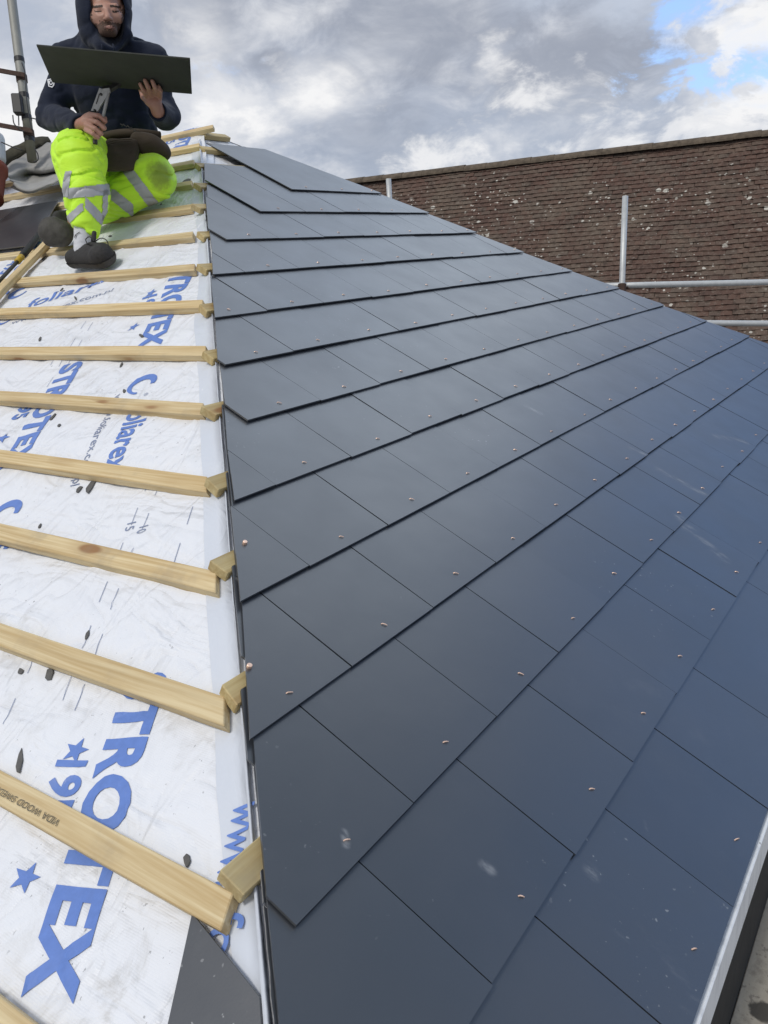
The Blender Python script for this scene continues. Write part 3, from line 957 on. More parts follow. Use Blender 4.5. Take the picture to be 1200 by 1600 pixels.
def build_print():
    big, small = Ink(M_INK), Ink(M_INK2)
    e2 = np.array([.447, -.894])
    for (ol, oy) in ((.815, 1.058), (1.787, 2.364), (2.393, 2.31), (4.15, 3.74), (3.35, 3.62), (2.76, 3.67)):
        o = np.array([ol, oy])
        big.add(put_on_felt(flat_text('STROTEX', .090, .585, .042, .16, 1.06), o + np.array([.002, .000]), E1))
        off = o - np.array([.815, 1.058])
        big.add(put_on_felt(flat_text('195', .062, .115, .030, .12), off + np.array([.618, 1.062]), E1))
        big.add(put_on_felt(star_bm(.027), off + np.array([.645, 1.042]), E1), 'printed_star')
        big.add(put_on_felt(star_bm(.027), off + np.array([.434, .944]), E1), 'printed_star')
    for (ol, oy) in ((1.694, 1.849), (1.130, 1.896)):
        big.add(put_on_felt(arc_bm(.028, .056, 75, 352), (ol, oy), E1), 'printed_logo')
        d = np.array([ol, oy]) - np.array([1.694, 1.849])
        big.add(put_on_felt(flat_text('foliarex', .078, .30, .020, .1), d + np.array([1.586, 1.79]), E1))
        small.add(put_on_felt(flat_text('www.foliarex.com.pl', .030, .43, .0), d + np.array([1.64, 1.925]), E1))
        small.add(put_on_felt(flat_text('®', .014), d + np.array([1.655, 1.80]), E1))
    big.add(put_on_felt(flat_text('foliarex', .072, .46, .012, .1), (2.165, 3.06), E1b))
    big.add(put_on_felt(arc_bm(.028, .056, 75, 352), (2.30, 3.26), E1b), 'printed_logo')
    big.add(put_on_felt(arc_bm(.028, .056, 75, 352), (2.10, 3.12), E1b), 'printed_logo')
    small.add(put_on_felt(flat_text('www.foliarex.com.pl', .030, .50), (2.05, 3.02), E1b))
    big.add(put_on_felt(flat_text('www.', .055, .13, .010), (.672, .650), np.array([-.93, -.367]), lift=.0065))
    big.add(put_on_felt(flat_text('foliarex', .055, .26, .010), (.525, .578), np.array([-.93, -.367]), lift=.0065))
    # tape-measure dashes and figures printed along the roll
    def dash(l, y, n, ln=.062, w=.0016, st=.125):
        for i in range(n):
            bm = bmesh.new()
            vs = [bm.verts.new(c) for c in ((0, -w / 2, 0), (ln, -w / 2, 0), (ln, w / 2, 0), (0, w / 2, 0))]
            bm.faces.new(vs)
            small.add(put_on_felt(bm, np.array([l, y]) + E1 * st * i, E1), 'printed_dash')
    for l, y, n in ((1.335, 1.475, 6), (1.325, 1.425, 6), (.80, 1.345, 2), (.83, 1.31, 1), (2.06, 2.52, 4), (2.05, 2.47, 3), (1.84, 2.46, 1), (2.23, 2.30, 1), (1.62, 2.62, 5), (1.60, 2.57, 4), (2.85, 3.2, 5), (3.1, 3.3, 4), (1.25, 1.24, 2)):
        dash(l, y, n)
    small.add(put_on_felt(flat_text('15', .026, .028), (1.170, 1.408), E1))
    small.add(put_on_felt(flat_text('10', .026, .028), (1.166, 1.358), E1))
    # stamp on the lowest full batten, upside down for the viewer
    b = batten_objs[1]
    bm = flat_text('VIDA WOOD SWEDEN', .0115, .205, .004, .1, 1.05)
    P = []
    w0 = left_hit(98, 1286, -.015)
    origin = L_(w0[0] + .002, w0[1] + .006, -.0125)
    for v in bm.verts: v.co = Vector(origin + ULY * v.co.x - ULL * v.co.y)
    o = bm_obj('stamp_lettering', bm, M_STAMP, None)
    mw = b.matrix_world.copy()
    o.data.transform(mw.inverted()); o.parent = b
build_print()

# ------------------------------------------------------------------ loose things on the felt
def plate(name, pts, th, n_top, mat, label, cat, group=None, bev=.0008):
    bm = prism([L_(l, y, n_top) for l, y in pts], th, UPN_L, bev)
    return tag(bm_obj(name, bm, mat), label, cat, group)
plate('loose_slate', [(.507, .603), (.26, .482), (.09, .45), (.02, .06), (.461, .436)], .0055, -.0265, M_SLATE,
      'mitred dark slate lying on the membrane under the stamped batten', 'slate')
plate('loose_slate', [(3.185, 4.30), (3.185, 3.93), (3.10, 3.87), (2.672, 3.55), (2.672, 4.30)], .0055, .001, M_SLATE,
      'flat dark slate propped on battens behind the black shoe sole', 'slate')
plate('loose_slate', [(3.185, 4.304), (3.185, 5.0), (2.672, 5.0), (2.672, 4.304)], .0055, .001, M_SLATE,
      'flat dark slate cut off by the photo edge below the red clay pot', 'slate')
CHIPS = [((30, 1190), .062, .014, 'dark slate sliver on the membrane just above the stamped batten'),
         ((75, 1050), .040, .022, 'broken slate flake below the second batten up, near its big knot'),
         ((30, 1047), .022, .014, 'small oval slate flake left of the flake below the big knot'),
         ((140, 757), .060, .026, 'largest heap-like slate fragment below the brown weathered batten'),
         ((122, 762), .030, .018, 'curled slate fragment touching the left of the largest fragment'),
         ((188, 568), .034, .010, 'short slate chip left of the round blue logo'),
         ((194, 611), .030, .012, 'dark slate chip beside the registered mark of the blue logo'),
         ((82, 651), .040, .014, 'curved slate chip on the blue letters under the fifth batten'),
         ((93, 665), .016, .014, 'tiny round slate crumb by the blue letters'),
         ((61, 528), .044, .012, 'hooked slate chip on clean membrane at the left'),
         ((221, 524), .046, .012, 'dark slate chip on the blue letters near the hip'),
         ((95, 451), .030, .012, 'slate chip just under the batten carrying the shoe'),
         ((118, 466), .060, .008, 'long brown sliver across the thin blue logo'),
         ((291, 283), .075, .050, 'grey slate offcut beside the hi-vis knee'),
         ((172, 369), .040, .016, 'dark slate chip right of the white sock'),
         ((252, 320), .014, .012, 'tiny dark crumb below the hi-vis knee'),
         ((70, 405), .042, .030, 'slate offcut with a nail hole beside the diagonal batten'),
         ((58, 817), .020, .010, 'tiny slate crumb above the third batten up'),
         ((288, 1340), .026, .012, 'slate crumb at the top edge of the stamped batten near its cut end'),
         ((135, 990), .026, .012, 'slate crumb above the batten with the big knot')]
rc = random.Random(11)
for (u, v), a, b, label in CHIPS:
    l, y = left_hit(u, v, -.036)
    ang = rc.uniform(.3, 1.3)
    if 'offcut' in label: ang = .9
    pts = []
    k = 7
    for i in range(k):
        t = 2 * math.pi * i / k + rc.uniform(-.25, .25)
        rx_, ry_ = a / 2 * rc.uniform(.75, 1.1), b / 2 * rc.uniform(.7, 1.15)
        if 'offcut' in label: rx_, ry_ = a / 2, b / 2
        x_, y_ = rx_ * math.cos(t), ry_ * math.sin(t)
        pts.append((l + x_ * math.cos(ang) - y_ * math.sin(ang), y + x_ * math.sin(ang) + y_ * math.cos(ang)))
    top = float(felt_n(l, y)) + .0040
    plate('slate_chip', pts, .003, top, M_CHIP, label, 'slate chip', 'slate chips on the membrane')

# loose batten laid diagonally across the fixed ones
p0 = np.array(left_hit(74, 371, .010)); p1 = np.array(left_hit(-40, 487, .010))
dv = p1 - p0; ln = float(np.linalg.norm(dv)); dv /= ln
d3 = ULL * dv[0] + ULY * dv[1]
ay3 = np.cross(UPN_L, d3)
o = batten('loose_batten', L_(*p0, -.0145), d3, ay3, UPN_L, ln + .3, .048, .025, 0.0, M_BATTEN, None, seed=77)
tag(o, 'loose pale pine batten lying diagonally across the fixed battens', 'batten')

# slate ripper beside it
def build_ripper():
    root = empty('slate_ripper', (0, 0, 0), 'slater\'s tool with black grip and yellow ring beside the diagonal batten', 'hand tool')
    def q(u, v, n=.014):
        return L_(*left_hit(u, v, n), n)
    a, b, c, e = q(64, 364), q(34, 401), q(27, 409), q(-30, 470)
    bm = bmesh.new(); pts = smooth_path([a, a * .6 + b * .4, b], 6)
    tube_bm(bm, pts, [.010] + [.0165] * (len(pts) - 2) + [.014], 14); bm_obj('grip', bm, M_GRIP, root, True)
    bm = bmesh.new(); tube_bm(bm, [b, c], .0145, 14); bm_obj('ring', bm, M_YELLOW, root, True)
    bm = bmesh.new(); tube_bm(bm, [c, e], [.0085, .0085], 12); bm_obj('shaft', bm, M_STEEL_DARK, root, True)
    return root
build_ripper()

# ------------------------------------------------------------------ neighbouring building with the old clay-tile roof
def build_neighbour():
    root = empty('tiled_building', (0, 0, 0), 'neighbouring building with an old brown clay tiled roof spotted with lichen', 'building')
    A = np.array([14.231, 10.469, 2.681]); B = np.array([15.659, 2.779, 2.681])
    e = (A - B); e[2] = 0; e /= np.linalg.norm(e)
    h = np.array([-e[1], e[0], 0.0])
    if h[0] > 0: h = -h
    pt = math.radians(47)
    dn = h * math.cos(pt) - np.array([0, 0, 1]) * math.sin(pt)
    nr = h * math.sin(pt) + np.array([0, 0, 1]) * math.cos(pt)
    o0 = B - e * 5.5
    Lr = 21.5
    gauge, tw = .099, .166
    rows = 62
    V, F = [], []
    rt = random.Random(5)
    for r in range(rows):
        q1 = .06 + gauge * (r + 1)
        off = (.5 if r % 2 else 0) * tw
        for c in range(int(Lr / tw)):
            t0 = c * tw + off + rt.uniform(-.004, .004)
            w = tw - .0015
            wav = .022 * float(vnoise(np.array([t0, q1, 0.0]), .8, 3)) + .008 * float(vnoise(np.array([t0, q1, 0.0]), 3.1, 4))
            sag = -.010 * math.sin(t0 * 1.1)
            dq = rt.uniform(-.006, .006)
            rot = rt.uniform(-.007, .007)
            up = rt.uniform(0, .005)
            qa, qb = q1 - .135, q1 + dq
            ha, hb = wav + sag, wav + sag + .019 + up
            b0 = len(V)
            cam_ = .004 + rt.uniform(0, .003)
            for (tt, dqq, hh) in ((0, -rot, 0), (.5, 0, cam_), (1, rot, 0)):
                for q, hgt in ((qa, ha), (qb + dqq, hb)):
                    base = o0 + e * (t0 + tt * w) + dn * q
                    V.append(base + nr * (hgt + hh)); V.append(base + nr * (hgt + hh - .012))
            # per column: idx 0 top-a,1 bot-a,2 top-b,3 bot-b
            for s in (0, 1):
                i, j = b0 + s * 4, b0 + (s + 1) * 4
                F += [(i, i + 2, j + 2, j), (i + 2, i + 3, j + 3, j + 2), (i + 1, j + 1, j + 3, i + 3)]
            F += [(b0, b0 + 1, b0 + 3, b0 + 2), (b0 + 8, b0 + 10, b0 + 11, b0 + 9)]
    bm = bmesh.new()
    me = bpy.data.meshes.new('tmp'); me.from_pydata([tuple(v) for v in V], [], F); bm.from_mesh(me); bpy.data.meshes.remove(me)
    bm_obj('tile_covering', bm, M_TILE, root)
    # ridge: half-round tiles bedded in mortar
    V, F = [], []
    seg = .43
    for i in range(int(Lr / seg)):
        dz = rt.uniform(-.006, .006)
        for end, rr_ in ((-.002, .115), (seg + .004, .110)):
            c = o0 + e * (i * seg + end) + np.array([0, 0, -.02 + dz])
            for k in range(11):
                a = math.pi * k / 10
                x_, z_ = math.cos(a) * rr_ * 1.25, math.sin(a) * rr_ * 1.0
                V.append(c + h * x_ + np.array([0, 0, z_ - .03]))
        b0 = i * 22
        for k in range(10): F.append((b0 + k, b0 + k + 1, b0 + 11 + k + 1, b0 + 11 + k))
        F.append(tuple(range(b0, b0 + 11))); F.append(tuple(range(b0 + 21, b0 + 10, -1)))
    mr = simple('mossy_ridge_tile', (.135, .105, .075), .95, 0, .6, 11, 1.0)
    mesh_obj('ridge_tiles', V, F, mr, root)
    # boarding under the tiles, back slope, walls
    ql = .06 + gauge * rows - .06
    a0, a1 = o0 + e * .0, o0 + e * Lr
    def pt_(base, q, off=-.05): return base + dn * q + nr * off
    hb = -h
    dnb = hb * math.cos(pt) - np.array([0, 0, 1]) * math.sin(pt)
    vs = [pt_(a0, 0), pt_(a1, 0), pt_(a1, ql), pt_(a0, ql), a0 + dnb * ql, a1 + dnb * ql]
    mesh_obj('back_slope', vs, [(0, 1, 2, 3), (0, 4, 5, 1)], M_TILE, root)
    zb = float(vs[3][2])
    V = []
    ins = .25
    for base in (a0 + e * .1, a1 - e * .1):
        for q, s in ((ql - ins, dn), (ql - ins, dnb)):
            p = base + s * q; V += [np.array([p[0], p[1], -3.0]), np.array([p[0], p[1], p[2] - .08])]
        V.append(base - np.array([0, 0, .12]))
    F = [(0, 1, 6, 5), (2, 7, 8, 3), (0, 2, 3, 4, 1), (5, 6, 9, 8, 7)]
    mesh_obj('wall', V, F, M_BRICK, root)
build_neighbour()

# ------------------------------------------------------------------ scaffold
def scaffold_tube(p, q, label, couplers=()):
    root = empty('scaffold_tube', (0, 0, 0), label, 'scaffold tube', 'galvanised scaffold tubes round the house')
    p, q = np.asarray(p, float), np.asarray(q, float)
    d = (q - p) / np.linalg.norm(q - p)
    bm = bmesh.new()
    n = 8
    tube_bm(bm, [p + (q - p) * i / n for i in range(n + 1)], .0242, 20, False)
    # hollow ends
    tube_bm(bm, [p + (q - p) * i / n for i in range(n + 1)], .0205, 20, False)
    es = [e_ for e_ in bm.edges if len(e_.link_faces) == 1]
    bmesh.ops.bridge_loops(bm, edges=[e_ for e_ in es if min((np.linalg.norm(np.array(v.co) - p)) for v in e_.verts) < .05])
    es = [e_ for e_ in bm.edges if len(e_.link_faces) == 1]
    bmesh.ops.bridge_loops(bm, edges=es)
    bm_obj('tube', bm, M_GALV, root, True)
    for t in couplers:
        c = p + (q - p) * t
        bm = bmesh.new()
        tube_bm(bm, [c - d * .035, c - d * .033, c + d * .033, c + d * .035], [.026, .034, .034, .026], 16)
        s_ = np.cross(d, [0.3, .5, .2]); s_ /= np.linalg.norm(s_)
        tube_bm(bm, [c + s_ * .03 - d * .012, c + s_ * .06 - d * .012], .008, 8)
        tube_bm(bm, [c + s_ * .052 - d * .012, c + s_ * .066 - d * .012], .014, 6)
        bm_obj('coupler', bm, M_RUST, root)
    return root
u_top, u_bot = at(977, 307, 6.8), at(972, 445, 6.8)
dz = u_bot - u_top
low = u_bot + dz / abs(dz[2]) * (u_bot[2] + 3.0)
scaffold_tube(u_top, low, 'upright galvanised scaffold tube standing before the tiled roof, its full length showing', (.163,))
a, b = at(972, 446, 6.84), at(1200, 441, 6.84)
v_ = (b - a)
scaffold_tube(a - v_ * .12, b + v_ * 1.2, 'upper horizontal scaffold guard rail meeting the tall upright tube')
a, b = at(1115, 505, 6.86), at(1200, 505.5, 6.86)
v_ = (b - a) / np.linalg.norm(b - a)
scaffold_tube(a - v_ * 1.0, b + v_ * 1.6, 'lower horizontal scaffold rail just above the slated roof edge')
t_, b_ = at(607, 279, 7.6), at(605, 303, 7.6)
scaffold_tube(t_, np.array([b_[0], b_[1], -3.0]), 'short stub of scaffold tube peeping over the slates below the tile ridge')
# boards of the scaffold lift along the eaves
blabels = ['dusty scaffold board nearest the eaves with a dark knot', None, None]
for i in range(3):
    bm = bmesh.new()
    y1 = -.0055 - i * .235
    o = batten('scaffold_board', np.array([-1.3, y1 - .225, -.338]), np.array([1.0, 0, 0]), np.array([0, 1.0, 0]), np.array([0, 0, 1.0]), 7.2, .225, .038, 0.0, M_BOARD, None, seed=90 + i)
    tag(o, 'dusty beige scaffold board with a dark oval knot beside the white eaves strip' if i == 0 else 'dusty scaffold board further out on the lift below the eaves',
        'scaffold board', 'boards of the scaffold lift')
def putlog(x):
    r_ = scaffold_tube((x, -.85, -.364), (x, .04, -.364), 'scaffold tube lying under the boards at the eaves')
for x in (-.9, 1.9, 4.9): putlog(x)
for x in (-.9, 1.9, 4.9):
    scaffold_tube((x + .06, -.80, -3.0), (x + .06, -.80, -.30), 'scaffold standard carrying the boards at the eaves')

# ------------------------------------------------------------------ aerial mast, chimney, sheet
def build_mast():
    root = empty('aerial_mast', (0, 0, 0), 'weathered metal mast pole clamped with rusty arms and black cables', 'mast')
    b = at(50.5, 252, 4.72); t = at(17, -10, 4.72)
    ax = (t - b) / np.linalg.norm(t - b)
    bm = bmesh.new(); tube_bm(bm, [b, b + ax * .5, t, t + ax * .8], .0265, 20); bm_obj('pole', bm, M_PIPE, root, True)
    for v0, x1, v1, lab in ((118, -60, 101, ''), (205, -60, 186, '')):
        u0 = 17 + (v0 + 10) * (50.5 - 17) / 262
        c = at(u0, v0, 4.69); f_ = at(x1, v1, 4.8)
        d = f_ - c
        side = np.cross(d, ax); side /= np.linalg.norm(side)
        bm = bmesh.new(); add_box(bm, c - ax * .014 - side * .022 - d * .09, d * 1.09, ax * .028, side * .010, .002); bm_obj('bracket_arm', bm, M_RUST, root)
        bm = bmesh.new(); tube_bm(bm, [b + ax * ((c - b) @ ax - .02), b + ax * ((c - b) @ ax + .02)], .031, 18); bm_obj('clamp', bm, M_RUST, root)
    for v0 in (94, 150, 184, 218):
        u0 = 17 + (v0 + 10) * (50.5 - 17) / 262
        c = at(u0, v0, 4.72); cc = b + ax * ((c - b) @ ax)
        bm = bmesh.new(); tube_bm(bm, [cc - ax * .014, cc + ax * .014], .0285, 18); bm_obj('tape_wrap', bm, M_BLACKPL, root)
    c = at(28, 163, 4.68)
    cx_, cz_ = R[0], R[2]
    bm = bmesh.new(); add_box(bm, c - R[0] * .028 - ax * .058 - R[2] * .02, R[0] * .055, ax * .116, R[2] * .045, .006); bm_obj('junction_box', bm, M_BLACKPL, root)
    for path in ([(34, 98), (40, 118), (41, 150), (46, 185), (50, 203)], [(20, 180), (22, 193), (30, 201), (38, 206)], [(29, 180), (29.5, 196)],
                 [(54, 232), (59, 241), (59, 250), (52, 253)], [(48, 184), (56, 186), (70, 190)], [(2, 222), (18, 229), (35, 235)]):
        bm = bmesh.new(); tube_bm(bm, smooth_path([at(u, v, 4.66) for u, v in path], 5), .0034, 8); bm_obj('cable', bm, M_BLACKPL, root, True)
build_mast()
def build_chimney():
    root = empty('chimney', (0, 0, 0), 'brick chimney stack at the ridge carrying the mast arms', 'chimney')
    c = at(-150, 200, 5.0)
    bm = bmesh.new(); add_box(bm, (c[0] - .3, c[1] - .3, 1.2), (.6, 0, 0), (0, .6, 0), (0, 0, 1.7)); bm_obj('stack', bm, M_BRICK, root)
    bm = bmesh.new(); add_box(bm, (c[0] - .34, c[1] - .34, 2.9), (.68, 0, 0), (0, .68, 0), (0, 0, .09), .01); bm_obj('cap', bm, M_BOARD, root)
    bm = bmesh.new(); tube_bm(bm, [(c[0], c[1], 2.99), (c[0], c[1], 3.05), (c[0], c[1], 3.3), (c[0], c[1], 3.33)], [.13, .11, .10, .12], 20); bm_obj('pot', bm, M_REDCLAY, root, True)
build_chimney()
def grid_surface(name, curves, mat, label, cat, amp=.01, th=.004, sub=7):
    rows_ = [smooth_path(c, sub) for c in curves]
    rows_ = np.array(rows_)
    cols = [smooth_path(list(rows_[:, j]), sub) for j in range(rows_.shape[1])]
    G = np.array(cols)
    n0, n1 = G.shape[:2]
    G = G + amp * np.stack([vnoise(G, 9, s) for s in (1, 2, 3)], -1) + amp * .5 * np.stack([vnoise(G, 24, s) for s in (4, 5, 6)], -1)
    idx = np.arange(n0 * n1).reshape(n0, n1)
    F = np.stack([idx[:-1, :-1], idx[1:, :-1], idx[1:, 1:], idx[:-1, 1:]], -1).reshape(-1, 4)
    o = mesh_obj(name, G.reshape(-1, 3), F, mat, None, True)
    sm = o.modifiers.new('thickness', 'SOLIDIFY'); sm.thickness = th
    return tag(o, label, cat)
grid_surface('dust_sheet', [
    [at(*p) for p in ((6, 268, 4.85), (36, 244, 4.95), (66, 228, 5.0), (96, 219, 4.95), (118, 222, 4.9))],
    [at(*p) for p in ((12, 275, 4.65), (40, 262, 4.78), (70, 263, 4.70), (98, 254, 4.68), (118, 258, 4.66))],
    [at(*p) for p in ((18, 280, 4.66), (44, 277, 4.84), (68, 274, 4.86), (92, 268, 4.80), (115, 272, 4.78))],
    [at(*p) for p in ((20, 287, 4.56), (46, 296, 4.50), (68, 291, 4.48), (92, 277, 4.52), (112, 276, 4.56))],
    [at(*p) for p in ((20, 292, 4.62), (46, 300, 4.62), (68, 295, 4.60), (92, 281, 4.62), (112, 280, 4.64))]],
    M_SHEET, 'crumpled grey dust sheet heaped at the mast foot behind the man', 'sheet', .012)
def build_moss_tile():
    a, b = at(-12, 272, 4.98), at(80, 225, 5.05)
    d = b - a; L = np.linalg.norm(d); d /= L
    upv = -R[1] - d * (-R[1] @ d); upv /= np.linalg.norm(upv)
    sd = np.cross(d, upv)
    V, F = [], []
    n, k = 40, 14
    for i in range(n + 1):
        t = i / n
        r_ = .062 * (1 if t < .8 else 1 - (t - .8) * 2.6)
        for j in range(k + 1):
            an = math.pi * (-.05 + 1.1 * j / k)
            p = a + d * L * t + r_ * (math.cos(an) * sd + math.sin(an) * upv)
            p = p + .007 * vnoise(p[None], 28, 3)[0] * upv
            V.append(p)
    for i in range(n):
        for j in range(k):
            q = i * (k + 1) + j; F.append((q, q + 1, q + k + 2, q + k + 1))
    o = mesh_obj('ridge_tile', V, F, M_MOSS, None, True)
    sm = o.modifiers.new('thickness', 'SOLIDIFY'); sm.thickness = .016
    tag(o, 'mossy old half-round ridge tile lying behind the mast foot', 'ridge tile')
build_moss_tile()
def build_pot():
    c0, c1 = at(-9, 262, 4.55), at(-13, 312, 4.45)
    bm = bmesh.new(); tube_bm(bm, [c0, c0 * .85 + c1 * .15, c0 * .8 + c1 * .2, c1 * .9 + c0 * .1, c1], [.072, .074, .064, .058, .062], 24)
    tag(bm_obj('clay_pot', bm, M_REDCLAY, None, True), 'red clay pot cut off by the photo edge left of the dust sheet', 'pot')
    c0, c1 = at(-9, 212, 4.7), at(-8, 253, 4.68)
    bm = bmesh.new(); tube_bm(bm, [c0, c0 * .9 + c1 * .1, c0 * .1 + c1 * .9, c1], [.05, .056, .06, .055], 24)
    tag(bm_obj('plastic_tub', bm, M_WHITEPL, None, True), 'white plastic tub at the photo edge above the red clay pot', 'tub')
build_pot()

# ------------------------------------------------------------------ implicit-surface modelling for the figure
class Field:
    def __init__(self, lo, hi, vox):
        self.lo = np.asarray(lo, float); self.vox = vox
        self.n = np.ceil((np.asarray(hi) - self.lo) / vox).astype(int) + 1
        self.d = np.full(self.n, .06, dtype=np.float32)
    def _box(self, lo, hi, pad):
        a = np.maximum(0, np.floor((np.asarray(lo) - pad - self.lo) / self.vox).astype(int))
        b = np.minimum(self.n, np.ceil((np.asarray(hi) + pad - self.lo) / self.vox).astype(int) + 1)
        if np.any(b <= a): return None
        sl = tuple(slice(int(x), int(y)) for x, y in zip(a, b))
        ax = [self.lo[i] + self.vox * np.arange(a[i], b[i]) for i in range(3)]
        P = np.stack(np.meshgrid(*ax, indexing='ij'), -1)
        return sl, P
    def _put(self, sl, v, k, sub=False):
        a = self.d[sl]
        v = v.astype(np.float32)
        if sub:
            h = np.clip(.5 - .5 * (a + v) / k, 0, 1) if k > 0 else None
            self.d[sl] = (a * (1 - h) - v * h + k * h * (1 - h)) if k > 0 else np.maximum(a, -v)
        else:
            if k > 0:
                h = np.clip(.5 + .5 * (a - v) / k, 0, 1)
                self.d[sl] = a * (1 - h) + v * h - k * h * (1 - h)
            else: self.d[sl] = np.minimum(a, v)
    def cap(self, a, b, ra, rb=None, k=.02, sub=False):
        a, b = np.asarray(a, float), np.asarray(b, float); rb = ra if rb is None else rb
        m_ = max(ra, rb)
        q = self._box(np.minimum(a, b) - m_, np.maximum(a, b) + m_, .05)
        if q is None: return self
        sl, P = q
        ab = b - a
        t = np.clip(((P - a) @ ab) / max(1e-9, ab @ ab), 0, 1)
        v = np.linalg.norm(P - a - t[..., None] * ab, axis=-1) - (ra + (rb - ra) * t)
        self._put(sl, v, k, sub); return self
    def ell(self, c, r, ax=None, k=.02, sub=False):
        c, r = np.asarray(c, float), np.asarray(r, float)
        m_ = r.max()
        q = self._box(c - m_, c + m_, .05)
        if q is None: return self
        sl, P = q
        D = P - c
        if ax is not None: D = D @ np.asarray(ax).T
        k0 = np.linalg.norm(D / r, axis=-1); k1 = np.linalg.norm(D / r ** 2, axis=-1)
        v = np.where(k1 > 1e-6, k0 * (k0 - 1) / np.maximum(k1, 1e-6), -r.min())
        self._put(sl, v, k, sub); return self
    def box(self, c, half, ax, rnd=.01, k=.01, sub=False):
        c, half = np.asarray(c, float), np.asarray(half, float)
        m_ = np.linalg.norm(half)
        q = self._box(c - m_, c + m_, .05)
        sl, P = q
        D = np.abs((P - c) @ np.asarray(ax).T) - (half - rnd)
        v = np.linalg.norm(np.maximum(D, 0), axis=-1) + np.minimum(D.max(-1), 0) - rnd
        self._put(sl, v, k, sub); return self
    def disturb(self, fn):
        near = np.abs(self.d) < .05
        idx = np.argwhere(near)
        P = self.lo + idx * self.vox
        self.d[near] += fn(P).astype(np.float32); return self
    def mesh(self):
        """naive surface nets"""
        d = self.d; s = d < 0
        nx, ny, nz = d.shape
        cs = np.zeros((nx - 1, ny - 1, nz - 1), dtype=np.int8)
        for i in (0, 1):
            for j in (0, 1):
                for l in (0, 1):
                    cs += s[i:nx - 1 + i, j:ny - 1 + j, l:nz - 1 + l]
        act = (cs > 0) & (cs < 8)
        cells = np.argwhere(act)
        ids = np.full(act.shape, -1, dtype=np.int64); ids[act] = np.arange(len(cells))
        acc = np.zeros((len(cells), 3)); cnt = np.zeros(len(cells))
        corners = [(0, 0, 0), (1, 0, 0), (0, 1, 0), (1, 1, 0), (0, 0, 1), (1, 0, 1), (0, 1, 1), (1, 1, 1)]
        for a in range(8):
            for b in range(a + 1, 8):
                ca, cb = np.array(corners[a]), np.array(corners[b])
                if np.abs(ca - cb).sum() != 1: continue
                va = d[tuple((cells + ca).T)]; vb = d[tuple((cells + cb).T)]
                x = (va < 0) != (vb < 0)
                t = np.where(x, va / np.where(x, va - vb, 1), 0)
                acc += np.where(x[:, None], ca + (cb - ca) * t[:, None], 0); cnt += x
        V = self.lo + self.vox * (cells + acc / cnt[:, None])
        F = []
        for axis in range(3):
            o = [1, 1, 1]; o[axis] = 0
            A = s[:-1, :, :] if axis == 0 else s[:, :-1, :] if axis == 1 else s[:, :, :-1]
            Bq = s[1:, :, :] if axis == 0 else s[:, 1:, :] if axis == 1 else s[:, :, 1:]
            ch = np.argwhere(A != Bq)
            u, w = [(1, 2), (2, 0), (0, 1)][axis]
            ok = (ch[:, u] > 0) & (ch[:, w] > 0) & (ch[:, u] < self.n[u] - 1) & (ch[:, w] < self.n[w] - 1)
            ch = ch[ok]
            if len(ch) == 0: continue
            eu = np.zeros(3, int); eu[u] = 1; ew = np.zeros(3, int); ew[w] = 1
            q = [ids[tuple((ch - eu - ew).T)], ids[tuple((ch - ew).T)], ids[tuple(ch.T)], ids[tuple((ch - eu).T)]]
            fl = A[tuple(ch.T)]
            Q = np.stack(q, -1); Q[~fl] = Q[~fl][:, ::-1]
            F.append(Q)
        F = np.concatenate(F)
        F = F[(F >= 0).all(1)]
        return V, F
def relax(V, F, it=2, w=.5):
    n = len(V)
    e = np.concatenate([F[:, [0, 1]], F[:, [1, 2]], F[:, [2, 3]], F[:, [3, 0]]]); e = np.concatenate([e, e[:, ::-1]])
    deg = np.bincount(e[:, 0], minlength=n).astype(float)
    for _ in range(it):
        s = np.stack([np.bincount(e[:, 0], weights=V[e[:, 1], i], minlength=n) for i in range(3)], -1) / np.maximum(deg, 1)[:, None]
        V = V + w * (s - V)
    return V
def field_obj(name, f, mat, parent, smooth=2, **kw):
    V, F = f.mesh(); V = relax(V, F, smooth)
    return mesh_obj(name, V, F, mat, parent, True, **kw), V, F
def shell_part(name, V, F, keep, off, mat, parent):
    """faces of a surface picked by the mask, lifted outwards by off, as a part of their own"""
    nv = np.zeros_like(V)
    a = V[F[:, 1]] - V[F[:, 0]]; b = V[F[:, 3]] - V[F[:, 0]]
    fn = np.cross(a, b)
    for i in range(4): np.add.at(nv, F[:, i], fn)
    nv /= np.maximum(np.linalg.norm(nv, axis=1), 1e-12)[:, None]
    Fk = F[keep]
    used = np.unique(Fk)
    mp = np.full(len(V), -1); mp[used] = np.arange(len(used))
    return mesh_obj(name, V[used] + nv[used] * off, mp[Fk], mat, parent, True)
def px(V):
    q = (V - C) @ R.T
    return np.stack([600 + FPX * q[:, 0] / q[:, 2], 800 + FPX * q[:, 1] / q[:, 2], q[:, 2]], -1)
CAMAX = np.stack([R[0], -R[1], -R[2]])      # rows: picture right, picture up, towards the viewer

